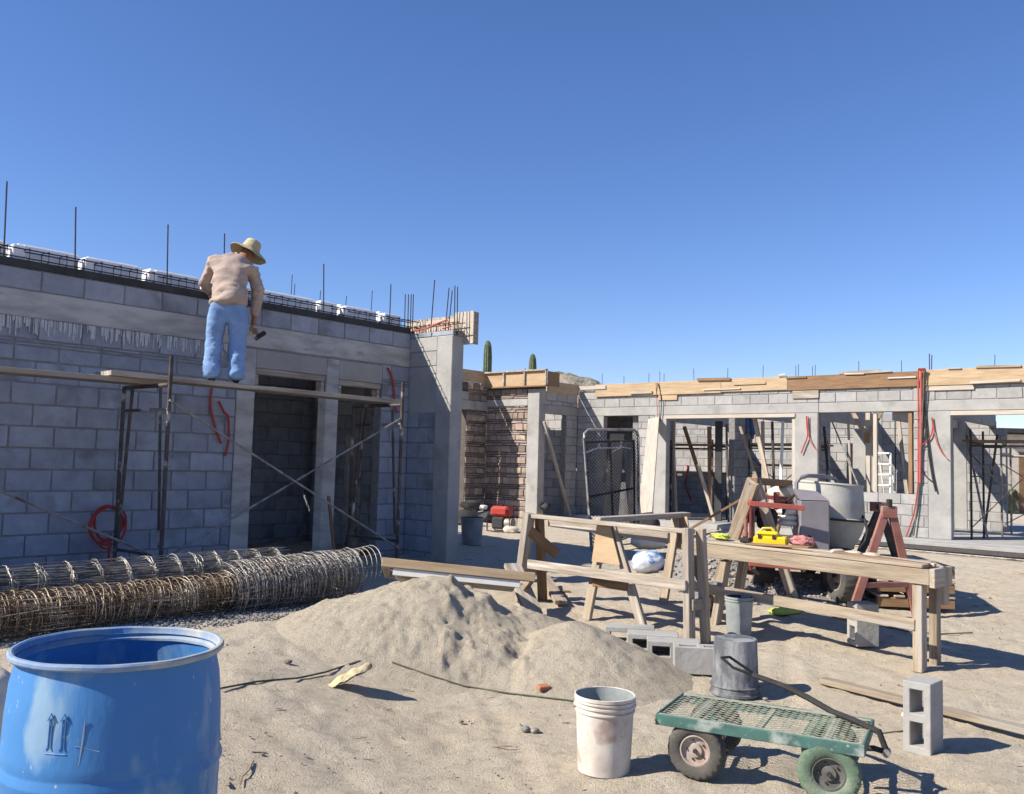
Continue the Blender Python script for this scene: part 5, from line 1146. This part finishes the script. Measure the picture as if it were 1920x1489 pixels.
while k<2.2:
    for sg in(-1,1):
        q=clip(k,0 if sg>0 else uy,k+uy,uy if sg>0 else 0,.01,ux-.01,.01,uy-.01)
        if q: cl.tube([gp(q[0]/ux,q[1]/uy)+gtn*.004*sg,gp(q[2]/ux,q[3]/uy)+gtn*.004*sg],.0042,4,cap=False)
    k+=.055
stuff(part('chain_link',cl,'steel_dark',gate,clean=False))
cl=Geo(); k=-3.2
while k<2.2:
    for sg in(-1,1):
        q=clip(k+.03,0 if sg>0 else uy,k+.03+uy,uy if sg>0 else 0,.06,ux-.06,.06,uy*.90)
        if q: cl.tube([gp(q[0]/ux,q[1]/uy)+dn*1.3+gtn*.004*sg,gp(q[2]/ux,q[3]/uy)+dn*1.3+gtn*.004*sg],.0042,4,cap=False)
    k+=.055
stuff(part('chain_link',cl,'steel_grey',gate,clean=False))
rt=Geo(); rt.tube([gp(-.02,.80),gp(.15,.83),gp(.25,.84),gp(.27,.88)],.010,5); rt.tube([gp(.27,.84),gp(.5,.835),gp(.66,.84),gp(.68,.89)],.010,5); rt.tube([gp(.5,.80),gp(.68,.84),gp(.85,.82)],.010,5)
part('rope',rt,'white',gate)
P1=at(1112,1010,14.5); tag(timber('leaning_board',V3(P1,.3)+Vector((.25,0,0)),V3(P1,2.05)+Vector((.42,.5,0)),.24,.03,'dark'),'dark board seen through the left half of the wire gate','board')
tag(timber('leaning_board',V3(P1,.3)+Vector((.72,.1,0)),V3(P1,1.95)+Vector((.60,.5,0)),.22,.03,'wood_grey'),'grey board seen through the right half of the wire gate','board')
PA=Lb(1226,785,BR-.06); PB=at(1206,960,14.6); PB.z=.27
tag(timber('leaning_board',PB,PA,.25,.04,'wood_pale',up=Vector((-.35,-1,.15)).cross(Vector(PA-PB)).cross(Vector(PA-PB))*-1),'wide pale board leaning on the far wing right of the wire gate','board')
P=at(1213,965,14.3); tag(lumpy((P.x,P.y,.55),.22,.18,.26,44,.12,3,'dark','dark_bag',0),'black bag slumped at the foot of the pale leaning board','bag')
def bh(px,py,off=.05): return Lb(px,py,BR-off)
hose('wall_hose',[bh(1233,718,.08),bh(1238,735),bh(1240,760),bh(1238,790)],.010,'black','black cable hanging over the edge board above the leaning board')
hose('wall_hose',[bh(1230,718,.08),bh(1231,740),bh(1233,782)],.007,'red_hose','thin red wire hanging left of the black cable')
hose('wall_hose',[bh(x_,y_) for x_,y_ in((1512,780),(1513,800),(1514,818),(1508,835),(1502,850))],.012,'red_hose','red hose on the pier hanging down and curling left')
hose('wall_hose',[bh(x_,y_) for x_,y_ in((1515,780),(1515,800),(1517,820),(1526,838),(1533,845))],.009,'orange_hose','thin red hose on the pier curling right')
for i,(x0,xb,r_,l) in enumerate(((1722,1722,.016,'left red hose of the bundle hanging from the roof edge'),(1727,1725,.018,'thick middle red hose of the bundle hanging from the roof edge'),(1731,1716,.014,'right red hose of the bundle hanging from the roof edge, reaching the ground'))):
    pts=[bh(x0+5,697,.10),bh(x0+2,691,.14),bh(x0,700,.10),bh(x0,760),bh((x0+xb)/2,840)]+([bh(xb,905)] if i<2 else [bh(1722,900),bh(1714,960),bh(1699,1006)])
    hose('roof_hose',pts,r_,'sunlit_hose',l)
hose('roof_hose',[bh(1731,700,.10),bh(1731,740),bh(1736,800),bh(1742,850),bh(1748,890),bh(1755,922)],.018,'black','black conduit hanging right of the red hose bundle')
hose('roof_hose',[bh(1733,695,.12),bh(1727,850),bh(1722,930),bh(1713,1005)],.012,'cable','long dark cable hanging to the ground below the red hoses')
hose('roof_hose',[bh(x_,y_) for x_,y_ in((1747,783),(1749,800),(1745,818),(1735,830),(1724,838))],.012,'red_hose','short red hose on the column curling left to the bundle')
hose('roof_hose',[bh(x_,y_) for x_,y_ in((1748,783),(1751,805),(1757,830),(1767,850),(1777,861))],.010,'orange_hose','thin red hose on the column curling right')
hose('roof_hose',[bh(x_,y_) for x_,y_ in((1725,870),(1730,885),(1738,895),(1748,903))],.010,'black','small black loop under the red hose bundle')
hose('wall_hose',[Lb(x_,y_,BK-.03) for x_,y_ in((1289,872),(1288,890),(1285,905),(1290,925),(1296,938))],.02,'red_hose','red hose hanging on the deep back wall inside the wide opening')
# steel bars lying in front of the far wing
bdl=thing('steel_bundle','bundle of long dark steel bars lying on the ground before the far wing','steel bars',W(5,8,.27))
for i in range(22):
    r_=random.Random(i); o_=i*.035; p=W(1.6+r_.uniform(-.3,.6),8.12-o_,0); q=W(8.5+r_.uniform(-.5,.5),7.72-o_*1.4,0)
    n=8; pts=[]
    for k in range(n+1):
        s=p.lerp(q,k/n); pts.append(Vector((s.x,s.y,G(s.x,s.y)+.02+.014*(i%3)+r_.uniform(0,.004))))
    part('steel_bar',Geo().tube(pts,.013,5),'rebar' if i%3 else 'steel_grey',bdl)
# scaffolds inside the far wing
def simple_scaff(label,a0,a1,b0,b1,zt,z0=.375,m_='steel_old',brc=True,plank=True,ztp=None):
    root=thing('scaffold',label,'scaffold',W(a0,b0,z0)); ztp=ztp or zt+.15
    for a in(a0,a1):
        for b in(b0,b1): part('leg',Geo().tube([W(a,b,z0),W(a,b,ztp)],.02,6),m_,root)
        part('ledger',Geo().tube([W(a,b0,zt),W(a,b1,zt)],.018,6),m_,root); part('ledger',Geo().tube([W(a,b0,zt-.6),W(a,b1,zt-.6)],.014,6),m_,root)
    for b in(b0,b1):
        part('ledger',Geo().tube([W(a0,b,zt-.05),W(a1,b,zt-.05)],.018,6),m_,root)
    if brc:
        part('brace',Geo().tube([W(a0,b0,z0+.2),W(a1,b0-.02,zt-.2)],.010,5),m_,root); part('brace',Geo().tube([W(a0,b0,zt-.2),W(a1,b0-.04,z0+.2)],.010,5),m_,root)
    if plank:
        for k in range(3): timber('plank',W(a0-.15,b0+.12+k*.25,zt+.04),W(a1+.15,b0+.12+k*.25,zt+.04),.22,.04,'wood_dark',root)
    return root
simple_scaff('scaffold inside the left half of the wide opening',-2.2,-.75,9.9,10.6,2.0,brc=False)
simple_scaff('scaffold inside the right half of the wide opening carrying a person',-.1,1.35,10.35,11.1,2.03,m_='steel_dark')
simple_scaff('black scaffold with crossed braces inside the right doorway',4.55,5.75,9.6,10.5,2.10,m_='steel_dark',ztp=2.35)
simple_scaff('thin prop frame inside the right doorway behind the black scaffold',4.75,6.6,11.0,11.8,1.95,m_='steel_grey',plank=False)
for (x0,y0,x1,y1,b0,b1,w_,m_,l) in ((1252,785,1242,950,9.2,9.2,.07,'wood_dark','dark slanted prop at the left jamb of the wide opening'),(1414,780,1440,905,9.5,9.3,.09,'wood','slanting timber prop at the right of the wide opening'),(1430,790,1432,930,9.7,9.7,.07,'wood_grey','upright grey prop right of the slanting timber'),(1330,800,1332,965,10.0,10.0,.09,'wood_dark','dark board post standing in the middle of the wide opening'),(1309,870,1336,965,9.3,9.3,.07,'wood','short timber leaning low in the middle of the wide opening'),(1468,790,1463,930,9.9,9.9,.06,'white','pale post at the right end of the wide opening'),(1560,790,1615,925,9.5,9.5,.03,'steel_grey','thin grey prop slanting across the window left half'),(1545,800,1552,880,9.4,9.4,.05,'steel_dark','dark pipe standing in the window by the pier'),(1280,1000,1392,935,8.0,9.0,.05,'wood_dark','long brown pole slanting low before the wide opening')):
    A=Lb(x1,y1,b1); B=Lb(x0,y0,b0); 
    if b1>9.05 and y1>900 and 'slanting across' not in l: d2=(A-B).normalized(); k=(.375-A.z)/d2.z if abs(d2.z)>.1 else 0; A=A+d2*k
    tag(timber('timber_prop',A,B,w_,w_*.5,m_,up=UV),l,'prop')
for (x0,y0,x1,y1,b_,w_,m_,l) in ((1262,790,1268,960,9.4,.05,'wood_grey','thin upright pole just inside the left jamb of the wide opening'),(1283,800,1315,900,10.0,.08,'wood_dark','dark diagonal brace in the left half of the wide opening'),(1362,795,1366,965,9.7,.045,'steel_old','thin steel prop right of the dark post in the wide opening'),(1388,800,1420,900,10.2,.06,'wood','pale diagonal brace behind the denim trousers'),(1448,790,1452,940,9.5,.05,'steel_dark','dark thin prop near the right of the wide opening'),(1590,780,1596,930,9.6,.045,'wood_grey','grey pole in the middle of the window opening'),(1685,790,1700,920,10.4,.07,'wood_grey','grey board behind the brown window post'),(1812,815,1850,1000,9.9,.04,'steel_grey','light pole slanting inside the right doorway'),(1870,815,1845,1005,10.1,.04,'steel_old','splashed pole slanting the other way inside the right doorway')):
    A=Lb(x1,y1,b_); B=Lb(x0,y0,b_); d2=(A-B).normalized(); k=(.375-A.z)/d2.z
    if y1>935 or b_>9.6: A=A+d2*k
    tag(timber('timber_prop',A,B,w_,w_*.6,m_,up=UV),l,'prop')
tag(part('shade_panel',Geo().box((-.62,9.75,.375),(-.45,9.79,2.55),.005,Mx),'dark'),'tall panel coloured dark as a shaded block wall inside the wide opening','panel')  # near-black colour stands in for shade on a grey block wall
for k,(z_,a0,a1) in enumerate(((1.35,-1.9,-.6),(1.0,.2,1.5),(1.62,.0,1.4))):
    tag(timber('scaffold_board',W(a0,10.2+k*.2,z_),W(a1,10.2+k*.2,z_),.30,.05,'wood_dark'),['dark board low in the left half of the wide opening','lowest dark board in the right half of the wide opening','dark board under the scaffold deck in the wide opening'][k],'board')
# white ladder
ld=thing('step_ladder','white step ladder standing inside the window of the far wing','ladder',Lb(1656,925,BR+.5))
def lp(px,py): return Lb(px,py,BR+.5)
for x_ in(1644,1670): timber('rail',lp(x_-1,935)-Vector((0,0,.78)),lp(x_,850),.035,.03,'white',ld,up=UV)
for y_ in(850,870,890,910,928): timber('step',lp(1645,y_),lp(1669,y_),.09,.03,'white',ld)
for x_ in(1647,1668): timber('back_leg',lp(x_,855)+UV*.05,lp(x_+2,940)+UV*.6-Vector((0,0,.7)),.03,.025,'white',ld,up=UV)
# clutter in the shade beyond the return wall
P=gnd(940,998); gen=thing('generator','small red portable generator standing in front of the rubble wall','generator',P)
gmx=TR(P.x,P.y,P.z)@RZ(-.5)
part('tank',Geo().box((-.19,-.13,.28),(.19,.13,.47),.05,gmx),'red_hose',gen); part('engine',Geo().box((-.16,-.11,.06),(.10,.11,.275),.03,gmx),'dark',gen)
part('alternator',Geo().lathe([(.001,0),(.10,0),(.11,.04),(.10,.14),(.001,.14)],16,gmx@TR(.10,0,.17)@RY(PI/2)),'steel_grey',gen,True); part('cap',Geo().lathe([(.03,0),(.03,.03),(.001,.03)],12,gmx@TR(0,0,.47)),'black',gen)
fr2=Geo()
for s_ in(-.14,.14): fr2.tube([gmx@Vector(p) for p in((-.22,s_,.02),(-.22,s_,.30),(-.19,s_,.34)) ],.013,6); fr2.tube([gmx@Vector(p) for p in((-.22,s_,.02),(.24,s_,.02),(.24,s_,.30))],.013,6)
part('tube_frame',fr2,'black',gen)
rr=random.Random(21)
for i,(px,py,l,s_,m_) in enumerate(((872,985,'dark lump of rubbish nearest the end column in the shade',.26,'dark'),(900,975,'grey lump of rubble by the rubble wall',.18,'gravel'),(915,980,'dark bag beside the red generator',.2,'dark'),(958,1000,'pale rubble at the right of the generator',.13,'sack'),(905,960,'white jug on the clutter by the rubble wall',.10,'white'),(1022,965,'black crate lump behind the trestle corner',.14,'dark'),(880,950,'blackish sack high on the clutter heap',.2,'dark'))):
    P=gnd(px,max(py,975)); P=P if i<5 else P; z_=P.z+s_*.5+(.22 if py<970 else 0); tag(lumpy((P.x,P.y,z_),s_,s_*.75,s_*.6,i+60,.42,2,m_,'clutter_lump',i,freq=1.6),l,'clutter')
